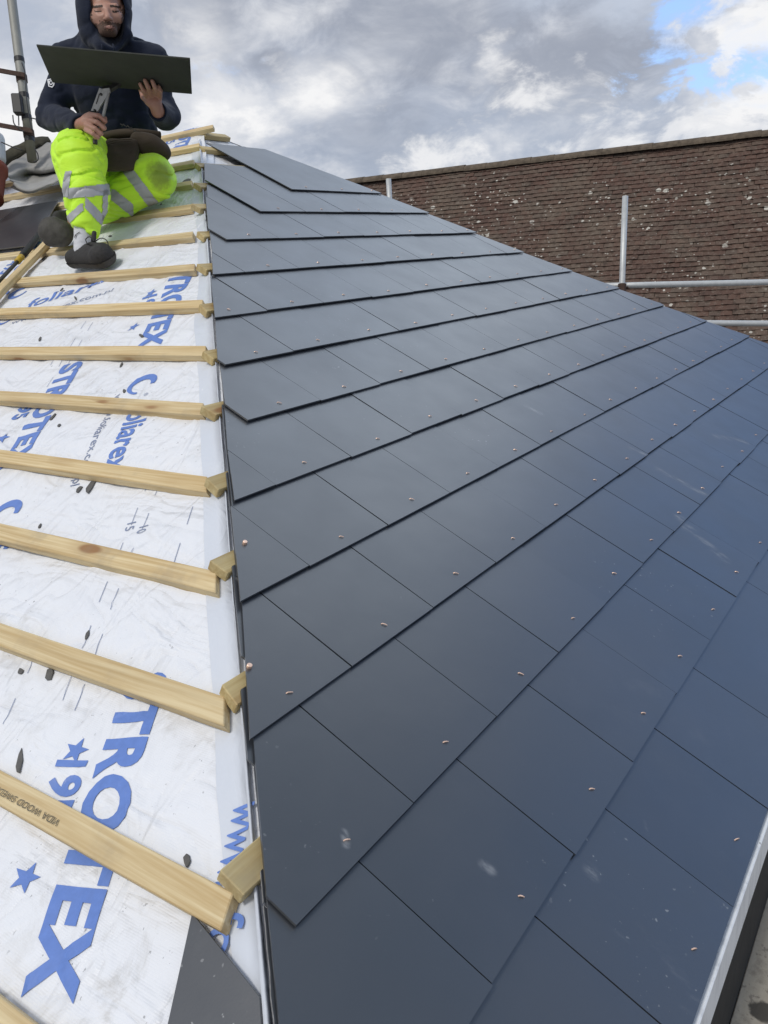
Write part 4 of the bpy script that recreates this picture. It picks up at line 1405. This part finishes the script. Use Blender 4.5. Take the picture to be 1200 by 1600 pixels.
# ------------------------------------------------------------------ the roofer
SL_N = np.array([at(57, 69, 3.16), at(297, 90, 3.16), at(300, 145, 3.48), at(82, 127, 3.48)])   # the slate he holds
_sn = np.cross(SL_N[1] - SL_N[0], SL_N[3] - SL_N[0]); _sn /= np.linalg.norm(_sn)
if _sn[2] < 0: _sn = -_sn
def on_slate(u, v, below=.0):
    d = R.T @ np.array([(u - 600) / FPX, (v - 800) / FPX, 1.0])
    s = (_sn @ (SL_N[0] - C) - below) / (_sn @ d)
    return C + s * d
J = dict(pel=at(190, 246, 4.03), hipR=at(163, 248, 3.98), hipL=at(222, 252, 3.97), kneeR=at(124, 246, 3.56), ankR=at(131, 380, 3.50),
         kneeL=at(240, 280, 3.70), ankL=at(122, 345, 3.84), belly=at(186, 196, 3.90), chest=at(168, 128, 3.80),
         neck=at(167, 70, 3.70), shR=at(108, 98, 3.76), elR=at(79, 182, 3.78), wrR=at(124, 196, 3.50),
         shL=at(234, 98, 3.70), elL=at(259, 182, 3.72), wrL=at(247, 174, 3.54))
HD = 3.55
def hd(u, v, d): return at(u, v, d + .10)

def build_person():
    root = empty('person', (0, 0, 0), 'man in navy hoodie and hi-vis yellow trousers sitting on the battens cutting a slate', 'person')
    lo = np.min([at(40, -60, 3.2), at(40, -60, 4.2), at(300, 430, 3.2), at(300, 430, 4.2), at(40, 430, 3.2), at(300, -60, 4.2), at(40, 430, 4.2), at(300, -60, 3.2)], axis=0)
    hi = np.max([at(40, -60, 3.2), at(40, -60, 4.2), at(300, 430, 3.2), at(300, 430, 4.2), at(40, 430, 3.2), at(300, -60, 4.2), at(40, 430, 4.2), at(300, -60, 3.2)], axis=0)
    pts = np.array([v for v in J.values()])
    lo, hi = pts.min(0) - .22, pts.max(0) + .22
    hi[2] = hd(165, -40, 3.47)[2] + .05
    # ---------------- body
    f = Field(lo, hi, .0042)
    # head
    f.ell(hd(165, 4, 3.475), (.071, .100, .092), CAMAX, .01)
    f.ell(hd(167, 30, 3.44), (.056, .058, .066), CAMAX, .03)
    f.cap(hd(163, 49, 3.418), hd(175, 49, 3.418), .021, .021, .03)
    f.ell(hd(148, 27, 3.425), (.022, .026, .022), CAMAX, .02); f.ell(hd(184, 27, 3.425), (.022, .026, .022), CAMAX, .02)
    f.cap(hd(150, 10, 3.397), hd(181, 9, 3.397), .011, .011, .012)
    f.cap(hd(166, 10, 3.392), hd(168.5, 27, 3.366), .008, .013, .008)
    f.ell(hd(168.5, 28.5, 3.364), (.0125, .0105, .012), CAMAX, .004)
    f.ell(hd(163.5, 30, 3.376), (.008, .007, .009), CAMAX, .005); f.ell(hd(174, 30, 3.376), (.008, .007, .009), CAMAX, .005)
    for u in (154, 179):
        f.ell(hd(u, 15.0, 3.370), (.017, .0105, .018), CAMAX, .016, True)
        f.ell(hd(u, 16, 3.4035), (.0135, .0110, .013), CAMAX, .007)
    f.cap(hd(163, 40.5, 3.379), hd(177, 40.5, 3.379), .0046, .0046, .006); f.cap(hd(164.5, 44.0, 3.380), hd(175.5, 44.0, 3.380), .0054, .0054, .006)
    f.cap(hd(161, 42.4, 3.366), hd(179, 42.4, 3.366), .0026, .0026, .002, True)
    f.cap(hd(163.5, 33, 3.361), hd(164.5, 32.6, 3.365), .003, .003, .002, True); f.cap(hd(173.5, 33, 3.361), hd(172.5, 32.6, 3.365), .003, .003, .002, True)
    f.ell(hd(138, 18, 3.49), (.010, .030, .018), CAMAX, .006); f.ell(hd(192, 18, 3.49), (.010, .030, .018), CAMAX, .006)
    f.cap(hd(166, 40, 3.50), J['neck'], .052, .058, .03)
    # trunk and limbs (inside the clothes)
    f.cap(J['neck'], J['chest'], .06, .12, .05).cap(J['chest'], J['belly'], .125, .125, .05).cap(J['belly'], J['pel'], .125, .12, .05)
    f.cap(J['shR'], J['shL'], .055, .055, .05)
    for s in 'RL':
        f.cap(J['neck'], J['sh' + s], .045, .05, .04).cap(J['sh' + s], J['el' + s], .050, .038, .03).cap(J['el' + s], J['wr' + s], .038, .027, .02)
        f.cap(J['pel'], J['hip' + s], .10, .085, .05).cap(J['hip' + s], J['knee' + s], .082, .056, .03).cap(J['knee' + s], J['ank' + s], .050, .026, .02)
    f.cap(J['ankR'], at(133, 400, 3.50), .026, .024, .01).cap(at(133, 404, 3.50), at(160, 404, 3.42), .024, .022, .01)
    f.cap(J['ankL'], at(96, 358, 3.80), .034, .036, .02).cap(at(96, 358, 3.80), at(86, 364, 3.74), .034, .026, .02)
    # right hand closed round the cutter
    f.cap(J['wrR'], at(136, 192, 3.475), .027, .027, .015)
    f.ell(at(139, 191, 3.470), (.032, .042, .019), np.stack([R[0] * .87 - (-R[1]) * .0 + R[2] * -.3, -R[1], -R[2]]) if False else CAMAX, .015)
    FR = [((140, 179, 3.452), (154, 181, 3.415), (164, 189, 3.425), (160, 194, 3.445)),
          ((137, 187, 3.448), (152, 191, 3.408), (163, 200, 3.420), (157, 203, 3.442)),
          ((135, 195, 3.448), (149, 201, 3.410), (158, 209, 3.423), (152, 211, 3.444)),
          ((134, 203, 3.452), (145, 209, 3.418), (153, 215, 3.430), (148, 215, 3.448))]
    for i, fr in enumerate(FR):
        P_ = [at(*q) for q in fr]
        r_ = (.0108, .0105, .010, .009)[i]
        f.cap(P_[0], P_[1], r_ * 1.12, r_, .006); f.cap(P_[1], P_[2], r_, r_ * .93, .003); f.cap(P_[2], P_[3], r_ * .93, r_ * .8, .003)
    f.cap(at(140, 182, 3.478), at(152, 180, 3.472), .013, .0115, .008); f.cap(at(152, 180, 3.472), at(164, 185, 3.455), .0115, .0095, .003)
    # left hand under the far edge of the slate
    f.cap(J['wrL'], at(243, 163, 3.515), .027, .026, .015)
    f.ell(at(240, 156, 3.505), (.033, .036, .016), CAMAX, .016)
    LH = [((231, 152, 3.50), (224, 141, .028), (219, 131, .0125)), ((237, 149, 3.495), (231.5, 136, .028), (226.5, 125.5, .0120)),
          ((244, 148, 3.495), (242, 136, .028), (238, 126.5, .0120)), ((250, 152, 3.50), (251, 142, .026), (248, 134.5, .0115))]
    for i, (a_, b_, c_) in enumerate(LH):
        P0, P1, P2 = at(*a_), on_slate(b_[0], b_[1], b_[2]), on_slate(c_[0], c_[1], c_[2])
        r_ = (.0098, .0102, .0098, .0085)[i]
        f.cap(P0, P1, r_ * 1.15, r_, .006); f.cap(P1, P2, r_, r_ * .85, .003)
    tb = [at(232, 160, 3.50), at(224, 152, 3.515), on_slate(221, 141, -.016), on_slate(216, 130, -.014)]
    f.cap(tb[0], tb[1], .014, .012, .008).cap(tb[1], tb[2], .012, .011, .004).cap(tb[2], tb[3], .011, .009, .004)
    body, V, F = field_obj('body', f, M_SKIN, root, 1)
    # beard, moustache, brows, hair: raised from the same surface
    cen = V[F].mean(1); pc = px(cen)
    headm = (pc[:, 2] < 3.66) & (pc[:, 1] < 62) & (pc[:, 0] > 130) & (pc[:, 0] < 200)
    nz = vnoise(cen, 130, 8) * 2.0 + vnoise(cen, 300, 9) * 2.2
    u, v = pc[:, 0] + nz, pc[:, 1] + nz
    jaw = (v > 33 + .020 * np.maximum(0, 16 - np.abs(u - 169)) ** 2)
    lips = ((u - 170) / 8.0) ** 2 + ((v - 43.0) / 3.4) ** 2 < 1
    under = ((u - 170) / 4.0) ** 2 + ((v - 35.5) / 2.0) ** 2 < 0
    stache = (np.abs(u - 169) < 11) & (v > 34.5) & (v < 41)
    side = (np.abs(u - 167) > 23) & (v > 14)
    beard = headm & ((jaw & (v > 37)) | stache | side) & ~lips & ~under
    shell_part('beard', V, F, beard, .0016, M_STUBBLE, body)
    for cu, sgn in ((152.5, 1), (180, -1)):
        brow = headm & (np.abs(pc[:, 0] - cu) < 8.5) & (np.abs(pc[:, 1] - (9.6 + .10 * np.abs(pc[:, 0] - cu - 5 * sgn))) < 1.6)
        shell_part('eyebrow', V, F, brow, .0012, M_HAIR, body)
        lash_shade = headm & (np.abs(pc[:, 0] - cu - 1) < 5.4) & (np.abs(pc[:, 1] - 18.3 + .03 * (pc[:, 0] - cu) ** 2) < 1.0)  # dark strip: lash line plus the upper lid's shadow, painted as one
        shell_part('eyelashes_lid_shade', V, F, lash_shade, .0008, M_HAIR, body)
    shell_part('lips', V, F, headm & lips & (((u - 170) / 7.4) ** 2 + ((v - 42.6) / 2.6) ** 2 < 1), .0004, M_LIPS, body)
    hair = headm & (v < -6)
    shell_part('hair', V, F, hair, .008, M_HAIR, body)
    # ---------------- hoodie
    f = Field(lo, hi, .0062)
    f.cap(J['neck'] + (J['chest'] - J['neck']) * .25, J['chest'], .10, .150, .05)
    f.ell(J['chest'], (.185, .17, .135), CAMAX, .05)
    f.cap(J['chest'], J['belly'], .150, .160, .06)
    f.ell(at(188, 200, 3.90), (.165, .10, .15), CAMAX, .05)
    f.cap(J['shR'], J['shL'], .072, .072, .05)
    f.cap(J['neck'], J['shR'], .062, .066, .05).cap(J['neck'], J['shL'], .062, .066, .05)
    f.cap(J['shR'], J['elR'], .072, .060, .035).cap(J['elR'], J['wrR'], .060, .043, .025)
    f.cap(J['shL'], J['elL'], .070, .060, .035).cap(J['elL'], J['wrL'], .060, .043, .025)
    # hood
    f.ell(hd(163, 4, 3.50), (.118, .150, .135), CAMAX, .03)
    f.cap(hd(158, 38, 3.50), J['neck'], .095, .105, .05)
    f.cap(hd(138, 54, 3.49), hd(166, 73, 3.44), .024, .032, .05).cap(hd(166, 73, 3.44), hd(196, 54, 3.49), .032, .022, .05)
    # the opening
    f.ell(hd(164.5, 12, 3.37), (.067, .128, .150), CAMAX, .018, True)
    f.ell(hd(167, 36, 3.36), (.050, .075, .12), CAMAX, .02, True)
    f.cap(J['neck'], hd(166, 20, 3.47), .060, .085, .0, True)
    # cut the cuffs clean
    for w, e_ in (('wrR', 'elR'), ('wrL', 'elL')):
        d = (J[w] - J[e_]); d /= np.linalg.norm(d)
        f.cap(J[w] + d * .052, J[w] + d * .075, .05, .05, .004, True)
    def folds(P):
        q = P.copy()
        n1 = vnoise(q @ np.array([[8, 0, 0], [0, 8, 0], [0, 0, 15]]), 1, 2)
        n2 = vnoise(q @ (np.array([[.8, -.6, 0], [.6, .8, 0], [0, 0, 1]]) * np.array([6, 22, 22])), 1, 6)
        return .007 * n1 + .006 * np.maximum(0, 1 - np.abs(n2) * 2.6) - .002
    f.disturb(folds)
    hood, Vh, Fh = field_obj('hoodie', f, M_HOODIE, root, 2)
    # ribbed cuffs
    for w, e_ in (('wrR', 'elR'), ('wrL', 'elL')):
        d = (J[w] - J[e_]); d /= np.linalg.norm(d)
        a_ = J[w] + d * .000
        bm = bmesh.new(); tube_bm(bm, smooth_path([a_ - d * .03, a_ - d * .01, a_ + d * .012, a_ + d * .016], 3), [.041, .0425, .042, .041, .0405, .040, .040, .039, .038, .034][:10], 28, False)
        o = bm_obj('cuff', bm, M_HOODIE, hood, True)
        sm = o.modifiers.new('thickness', 'SOLIDIFY'); sm.thickness = .005; sm.offset = -1
    # small white emblem on the right sleeve: a rounded square outline round a ring
    def decal(paths, name):
        bm = bmesh.new()
        for pts_, w_, closed in paths:
            pts_ = [np.asarray(q, float) for q in pts_]
            if closed: pts_ = pts_ + [pts_[0]]
            for p_, q_ in zip(pts_, pts_[1:]):
                d_ = (q_ - p_) / max(1e-6, np.linalg.norm(q_ - p_)); n_ = np.array([-d_[1], d_[0]]) * w_
                quad = [p_ - n_ - d_ * w_ * .5, q_ - n_ + d_ * w_ * .5, q_ + n_ + d_ * w_ * .5, p_ + n_ - d_ * w_ * .5]
                vs = []
                for c_ in quad:
                    # drop onto the cloth: nearest surface vertex seen there
                    pv = decal.px; dd = (pv[:, 0] - c_[0]) ** 2 + (pv[:, 1] - c_[1]) ** 2
                    near = np.where(dd < 9)[0]
                    if len(near) == 0: near = np.array([dd.argmin()])
                    vs.append(bm.verts.new(at(c_[0], c_[1], float(pv[near, 2].min()) - .003)))
                bm.faces.new(vs)
        return bm
    decal.px = px(Vh)
    sq = [(74.5, 124.5), (80, 123.5), (84.5, 126), (84, 132.5), (81.5, 136), (76.5, 134.5)]
    ring = [(79.6 + 2.4 * math.cos(t), 129 + 3.0 * math.sin(t)) for t in np.linspace(0, 2 * math.pi, 11)[:-1]]
    bm_obj('sleeve_emblem', decal([(sq, .8, True), (ring, .75, True), ([(76.5, 125), (75.6, 133)], .5, False)], 'e'), M_WHITEPRINT, hood)
    # drawstring ends
    for u0, v0, u1, v1 in ((159, 70, 157, 82), (176, 69, 179, 82)):
        bm = bmesh.new(); tube_bm(bm, smooth_path([hd(u0, v0, 3.375), hd((u0 + u1) / 2 + 1, (v0 + v1) / 2, 3.372), hd(u1, v1, 3.385)], 4), .0032, 8)
        bm_obj('drawstring', bm, M_HOODIE, hood, True)
    # ---------------- trousers
    f = Field(lo, hi, .0050)
    f.cap(J['pel'] + np.array([0, 0, .05]), J['pel'], .15, .145, .04)
    f.cap(J['hipR'], J['hipL'], .125, .12, .04)
    cuffR = at(132, 358, 3.505)
    midR = at(136, 305, 3.52)
    f.cap(J['hipR'], J['kneeR'], .118, .108, .04).cap(J['kneeR'], midR, .104, .090, .04).cap(midR, cuffR, .088, .060, .03)
    f.ell(at(126, 252, 3.52), (.098, .095, .085), CAMAX, .03)
    midL = at(190, 308, 3.74)
    f.cap(J['hipL'], J['kneeL'], .105, .094, .04).cap(J['kneeL'], midL, .094, .084, .03).cap(midL, at(140, 335, 3.82), .082, .062, .03)
    f.ell(at(246, 276, 3.675), (.076, .086, .08), CAMAX, .03)
    _tx = np.stack([R[0] * .9 + R[1] * .436, -R[1] * .9 + R[0] * .436, -R[2]])
    f.ell(at(129, 384, 3.50), (.13, .062, .12), _tx, .006, True)
    def folds2(P):
        P = P + .035 * np.stack([vnoise(P, 6, 31), vnoise(P, 6, 32), vnoise(P, 6, 33)], -1)
        n1 = vnoise(P, 10, 3)
        n2 = vnoise(P @ (np.array([[.7, -.7, 0], [.5, .5, .7], [-.5, -.5, .7]]).T * np.array([6, 23, 29])), 1, 4)
        n3 = vnoise(P @ (np.array([[.9, .4, 0], [-.4, .9, 0], [0, 0, 1]]).T * np.array([24, 9, 19])), 1, 7)
        return .007 * n1 + .0105 * np.maximum(0, 1 - np.abs(n2) * 3.4) + .0018 * np.maximum(0, 1 - np.abs(n3) * 3.0) - .0028
    f.disturb(folds2)
    tr, Vt, Ft = field_obj('trousers', f, M_HIVIZ, root, 1)
    cen = Vt[Ft].mean(1); pc = px(cen)
    def bands(mask):
        shell_part('reflective_band', Vt, Ft, mask, .0025, M_REFLECT, tr)
    def along(a, b):
        ab = b - a; return (cen - a) @ ab / (ab @ ab), np.linalg.norm(cen - a - ((cen - a) @ ab / (ab @ ab))[:, None] * ab, axis=1)
    # right shin: bands below the knee and above the cuff, tilted, plus the vertical strip joining them
    isR = (pc[:, 0] < 178) & (pc[:, 2] < 3.72) & ((pc[:, 0] < 172) | (pc[:, 1] > 330))
    tR, dR = along(J['kneeR'], J['ankR'])
    tilt = (pc[:, 0] - 135)
    y1 = pc[:, 1] + .07 * tilt * 1
    legR = isR & (dR < .15)
    bands(legR & (np.abs(pc[:, 1] - (299 - .10 * (pc[:, 0] - 140))) < 8.5) & (pc[:, 0] > 107))
    bands(legR & (np.abs(pc[:, 1] - (330 + 1.05 * (pc[:, 0] - 146))) < 9.5) & (pc[:, 0] > 133) & (pc[:, 1] < 352))
    bands(legR & (np.abs(pc[:, 1] - (333 - .95 * (pc[:, 0] - 118))) < 7.5) & (pc[:, 0] < 130) & (pc[:, 1] > 318))
    bands(legR & (np.abs(pc[:, 0] - (103 + .0045 * (pc[:, 1] - 300) ** 2 - 0)) < 5) & (pc[:, 1] < 308) & (pc[:, 1] > 268))
    bands(legR & (np.abs(pc[:, 0] - (164 - .05 * (pc[:, 1] - 320))) < 4) & (pc[:, 1] > 297) & (pc[:, 1] < 345))
    # left shin: two bands across
    legL = (pc[:, 0] > 174) & (pc[:, 2] < 3.95)
    bands(legL & (np.abs((pc[:, 0] - 217) * .80 - (pc[:, 1] - 289) * .60) < 8.0) & (pc[:, 1] > 262) & (np.abs(pc[:, 0] - 217) < 32) & (pc[:, 1] < 330))
    bands(legL & (np.abs((pc[:, 0] - 189) * .62 - (pc[:, 1] - 314) * .78) < 8.0) & (pc[:, 1] > 296) & (pc[:, 0] < 208))
    # ---------------- socks and shoes
    f = Field(at(90, 430, 3.2) - .3, at(90, 330, 3.9) + .3, .005)
    f.cap(at(131, 352, 3.505), at(130, 392, 3.50), .041, .040, .02)
    f.disturb(lambda P: .0018 * np.sin(px(P)[:, 0] * 2.2))
    so, Vs, Fs = field_obj('sock', f, M_SOCK, root, 1)
    decal.px = px(Vs)
    bm_obj('sock_emblem', decal([([(116.5, 371), (118.5, 366.5), (122.5, 363.5), (124.5, 362.5)], .55, False), ([(116.5, 371), (117.8, 366.8)], .5, False)], 's'), M_SHOE, so)
    def shoe(pts_, toe_dir):
        return None
    f = Field(at(110, 420, 3.5) - .28, at(150, 390, 3.45) + .28, .005)
    f.ell(at(119, 403, 3.535), (.046, .036, .045), CAMAX, .02)
    f.cap(at(118, 405, 3.53), at(160, 402, 3.405), .034, .044, .02)
    f.ell(at(160, 399, 3.40), (.050, .040, .05), CAMAX, .02)
    f.cap(at(128, 395, 3.51), at(146, 393, 3.46), .038, .036, .02)
    f.cap(at(146, 392, 3.45), at(160, 393, 3.42), .034, .036, .02)
    f.cap(at(131, 388, 3.50), at(131, 350, 3.50), .041, .041, .003, True)
    # flatten on the batten
    zb = float(at(140, 421, 3.459) @ UPN_L)
    ii = np.argwhere(np.ones(f.n, bool)); Pp = f.lo + ii * f.vox
    plane = (zb + .000 - Pp @ UPN_L).reshape(f.n)
    f.d = np.maximum(f.d, plane.astype(np.float32))
    sh, Vq, Fq = field_obj('shoe', f, M_SHOE, root, 1)
    cen = Vq[Fq].mean(1)
    shell_part('sole', Vq, Fq, (cen @ UPN_L) < zb + .030, .004, M_SOLE, sh)
    for k in range(4):
        u0 = 139 + k * 4.2
        bm = bmesh.new(); tube_bm(bm, smooth_path([at(u0 - 5, 383 + k * 1.6, 3.430 - .012 * k), at(u0, 380.5 + k * 1.6, 3.412 - .012 * k), at(u0 + 5, 384 + k * 1.6, 3.420 - .012 * k)], 4), .0024, 6)
        bm_obj('lace', bm, M_SHOE, sh, True)
    for path in ([(149, 377, 3.40), (158, 372, 3.39), (167, 376, 3.385), (169, 386, 3.375), (164, 390, 3.37)], [(147, 376, 3.41), (140, 370, 3.42), (134, 374, 3.43), (136, 380, 3.43)]):
        bm = bmesh.new(); tube_bm(bm, smooth_path([at(*q) for q in path], 5), .0022, 6); bm_obj('lace', bm, M_SHOE, sh, True)
    bm = bmesh.new(); tube_bm(bm, smooth_path([at(146, 378, 3.44), at(146.5, 370, 3.44), at(147.5, 362, 3.445)], 4), [.010, .011, .011, .011, .010, .010, .010, .010, .008], 8); bm_obj('tongue', bm, M_SHOE, sh, True)
    bm = bmesh.new(); tube_bm(bm, smooth_path([at(117, 396, 3.54), at(114.5, 390, 3.54), at(116, 387, 3.54)], 4), .004, 6); bm_obj('heel_tab', bm, M_SHOE, sh, True)
    f = Field(at(90, 365, 3.76) - .25, at(90, 360, 3.76) + .25, .005)
    f.cap(at(108, 350, 3.85), at(82, 362, 3.76), .046, .056, .03)
    f.ell(at(84, 363, 3.74), (.058, .066, .045), CAMAX, .02)
    f.cap(at(104, 342, 3.83), at(92, 340, 3.79), .040, .03, .02)
    f.ell(at(98, 366, 3.74), (.05, .055, .04), CAMAX, .02)
    f.disturb(lambda P: .003 * vnoise(P, 40, 3))
    sh2, V2, F2 = field_obj('shoe', f, M_SHOE, root, 1)
    p2 = px(V2[F2].mean(1))
    c2 = V2[F2].mean(1)
    shell_part('sole', V2, F2, p2[:, 2] < 3.735, .004, M_SOLE, sh2)
    f = Field(J['ankL'] - .15, J['ankL'] + .15, .006)
    f.cap(at(128, 342, 3.86), at(104, 350, 3.84), .046, .040, .01)
    field_obj('sock', f, M_SHOE, root, 1)
    return root, Vt
person, _ = build_person()

def build_pouch():
    root = empty('tool_pouch', (0, 0, 0), 'brown suede tool pouch hanging at the seated man\'s waist', 'tool pouch')
    f = Field(at(215, 240, 3.7) - .35, at(215, 240, 3.7) + .35, .006)
    tiltax = np.stack([R[0], -R[1] * .94 - R[2] * .34, (-R[2]) * .94 - R[1] * .34])
    f.box(at(190, 242, 3.66), (.076, .072, .034), tiltax, .022, .0)
    f.disturb(lambda P: .005 * vnoise(P, 14, 3) + .002 * vnoise(P, 40, 4))
    field_obj('pouch_bag', f, M_LEATHER, root, 2)
    f = Field(at(215, 240, 3.7) - .35, at(215, 240, 3.7) + .35, .006)
    f.ell(at(237, 228, 3.70), (.083, .050, .045), np.stack([R[0] * .93 + R[1] * .36, -R[1] * .93 + R[0] * .36, -R[2]]), .0)
    f.cap(at(216, 220, 3.69), at(256, 240, 3.70), .036, .032, .02)
    f.disturb(lambda P: .005 * vnoise(P, 16, 5) + .002 * vnoise(P, 40, 6))
    field_obj('pouch_bag', f, M_LEATHER, root, 2)
    bm = bmesh.new(); tube_bm(bm, smooth_path([at(160, 214, 3.72), at(185, 209, 3.695), at(215, 208, 3.69), at(250, 212, 3.74)], 6), .019, 12); bm_obj('belt', bm, M_LEATHER, root, True)
    bm = bmesh.new()
    pts_ = smooth_path([at(188, 195, 3.682), at(200, 199, 3.672), at(211, 206, 3.67), at(217, 208, 3.67)], 4)
    for i, p_ in enumerate(pts_):
        q_ = p_ + (R[0] * .010 - R[1] * .002); w_ = -R[1] * .0045 * (1 if i % 2 else -1)
        tube_bm(bm, [p_ - w_, q_ + w_], .0018, 6)
    bm_obj('chain', bm, M_STEEL_DARK, root, True)
    # stitched seams and flap edge
    for path in ([(166, 224, 3.628), (182, 219, 3.625), (206, 218, 3.63)], [(167, 227, 3.628), (183, 222, 3.625), (206, 221, 3.63)]):
        bm = bmesh.new(); tube_bm(bm, smooth_path([at(*q) for q in path], 5), .0016, 6); bm_obj('seam', bm, M_LEATHER, root, True)
build_pouch()

# slate in his hands and the cutter biting it
bm = prism(list(SL_N), .0055, _sn, .0006)
held = tag(bm_obj('held_slate', bm, simple('greenish_slate_back', (.036, .040, .032), .75, 0, .3, 12, .2)), 'large dark slate held up level in the seated man\'s hands', 'slate')
def build_cutter():
    root = empty('slate_cutter', (0, 0, 0), 'steel slate cutter with plier handles gripped in the man\'s right hand', 'slate cutter')
    def plate_px(name, poly, d0, d1, th, mat):
        # poly of (u, v): depth runs from d0 at the foot to d1 at the head
        vs_ = [v for _, v in poly]; v0, v1 = max(vs_), min(vs_)
        P_ = [at(u, v, d0 + (d1 - d0) * (v0 - v) / (v0 - v1)) for u, v in poly]
        n_ = np.cross(P_[1] - P_[0], P_[-1] - P_[0]); n_ /= np.linalg.norm(n_)
        if n_ @ (C - P_[0]) < 0: n_ = -n_
        return bm_obj(name, prism(P_, th, n_, .0007), mat, root)
    pl = plate_px('frame_plate', [(142, 173), (155, 137), (159, 139), (171, 137), (172, 143), (158, 164), (153, 174)], 3.438, 3.415, .012, M_STEEL)
    dv = plate_px('slot', [(149.5, 162), (154.6, 146), (155.8, 146.4), (150.8, 162.4)], 3.4285, 3.418, .002, M_STEEL_DARK)
    for u, v in ((158, 147.5), (148.3, 172.5)):
        p_ = at(u, v, 3.420 if v < 160 else 3.436); bm = bmesh.new(); tube_bm(bm, [p_ - R[2] * .004, p_ + R[2] * .006], .0048, 12); bm_obj('pivot_bolt', bm, M_STEEL_DARK, root, True)
    bm = bmesh.new(); tube_bm(bm, smooth_path([at(170.5, 140, 3.425), at(166, 160, 3.432), at(160.5, 184, 3.446), at(154, 206, 3.458)], 6), .0068, 12); bm_obj('handle', bm, M_STEEL, root, True)
    bm = bmesh.new(); tube_bm(bm, smooth_path([at(147, 174, 3.446), at(150, 195, 3.455), at(149, 214, 3.462), at(148.5, 225, 3.465)], 6), [.0085] * 14 + [.010] * 5, 12); bm_obj('handle', bm, M_STEEL_DARK, root, True)
    plate_px('jaw', [(158, 138), (161, 134.5), (173, 132), (180, 128), (188, 126.5), (188.5, 129), (183, 133.5), (176, 137.5), (170, 141), (163, 141)], 3.425, 3.44, .016, M_STEEL_DARK)
build_cutter()

# ------------------------------------------------------------------ give every object its own origin
def finish():
    bpy.context.view_layer.update()
    for o in list(COL.objects):
        if o.type == 'MESH' and not o.name.startswith(('batten', 'loose_batten', 'scaffold_board')) and o.matrix_world == Matrix.Identity(4) and len(o.data.vertices):
            n = len(o.data.vertices)
            co = np.empty(n * 3); o.data.vertices.foreach_get('co', co); co = co.reshape(-1, 3)
            c = (co.min(0) + co.max(0)) / 2
            c[2] = co[:, 2].min()
            o['_c'] = [float(x) for x in c]
    def wloc(o):
        return Vector(o['_c']) if '_c' in o else Vector((0, 0, 0))
    for o in list(COL.objects):
        if o.type == 'EMPTY':
            kids = [k for k in o.children_recursive if '_c' in k]
            if o.name == 'house': o['_c'] = list(HOUSE_BASE)
            elif kids:
                cs = np.array([list(k['_c']) for k in kids])
                o['_c'] = [float((cs[:, 0].min() + cs[:, 0].max()) / 2), float((cs[:, 1].min() + cs[:, 1].max()) / 2), float(cs[:, 2].min())]
    for o in list(COL.objects):
        if o.type == 'MESH' and '_c' in o:
            o.data.transform(Matrix.Translation(-wloc(o)))
    for o in list(COL.objects):
        if '_c' in o or (o.parent and '_c' in o.parent):
            p = o.parent
            base = wloc(p) if p is not None and p.matrix_world == Matrix.Identity(4) else Vector((0, 0, 0))
            if '_c' in o: o.location = wloc(o) - base
            else: o.location = Vector(o.location) - base
    for o in list(COL.objects):
        if '_c' in o: del o['_c']
finish()
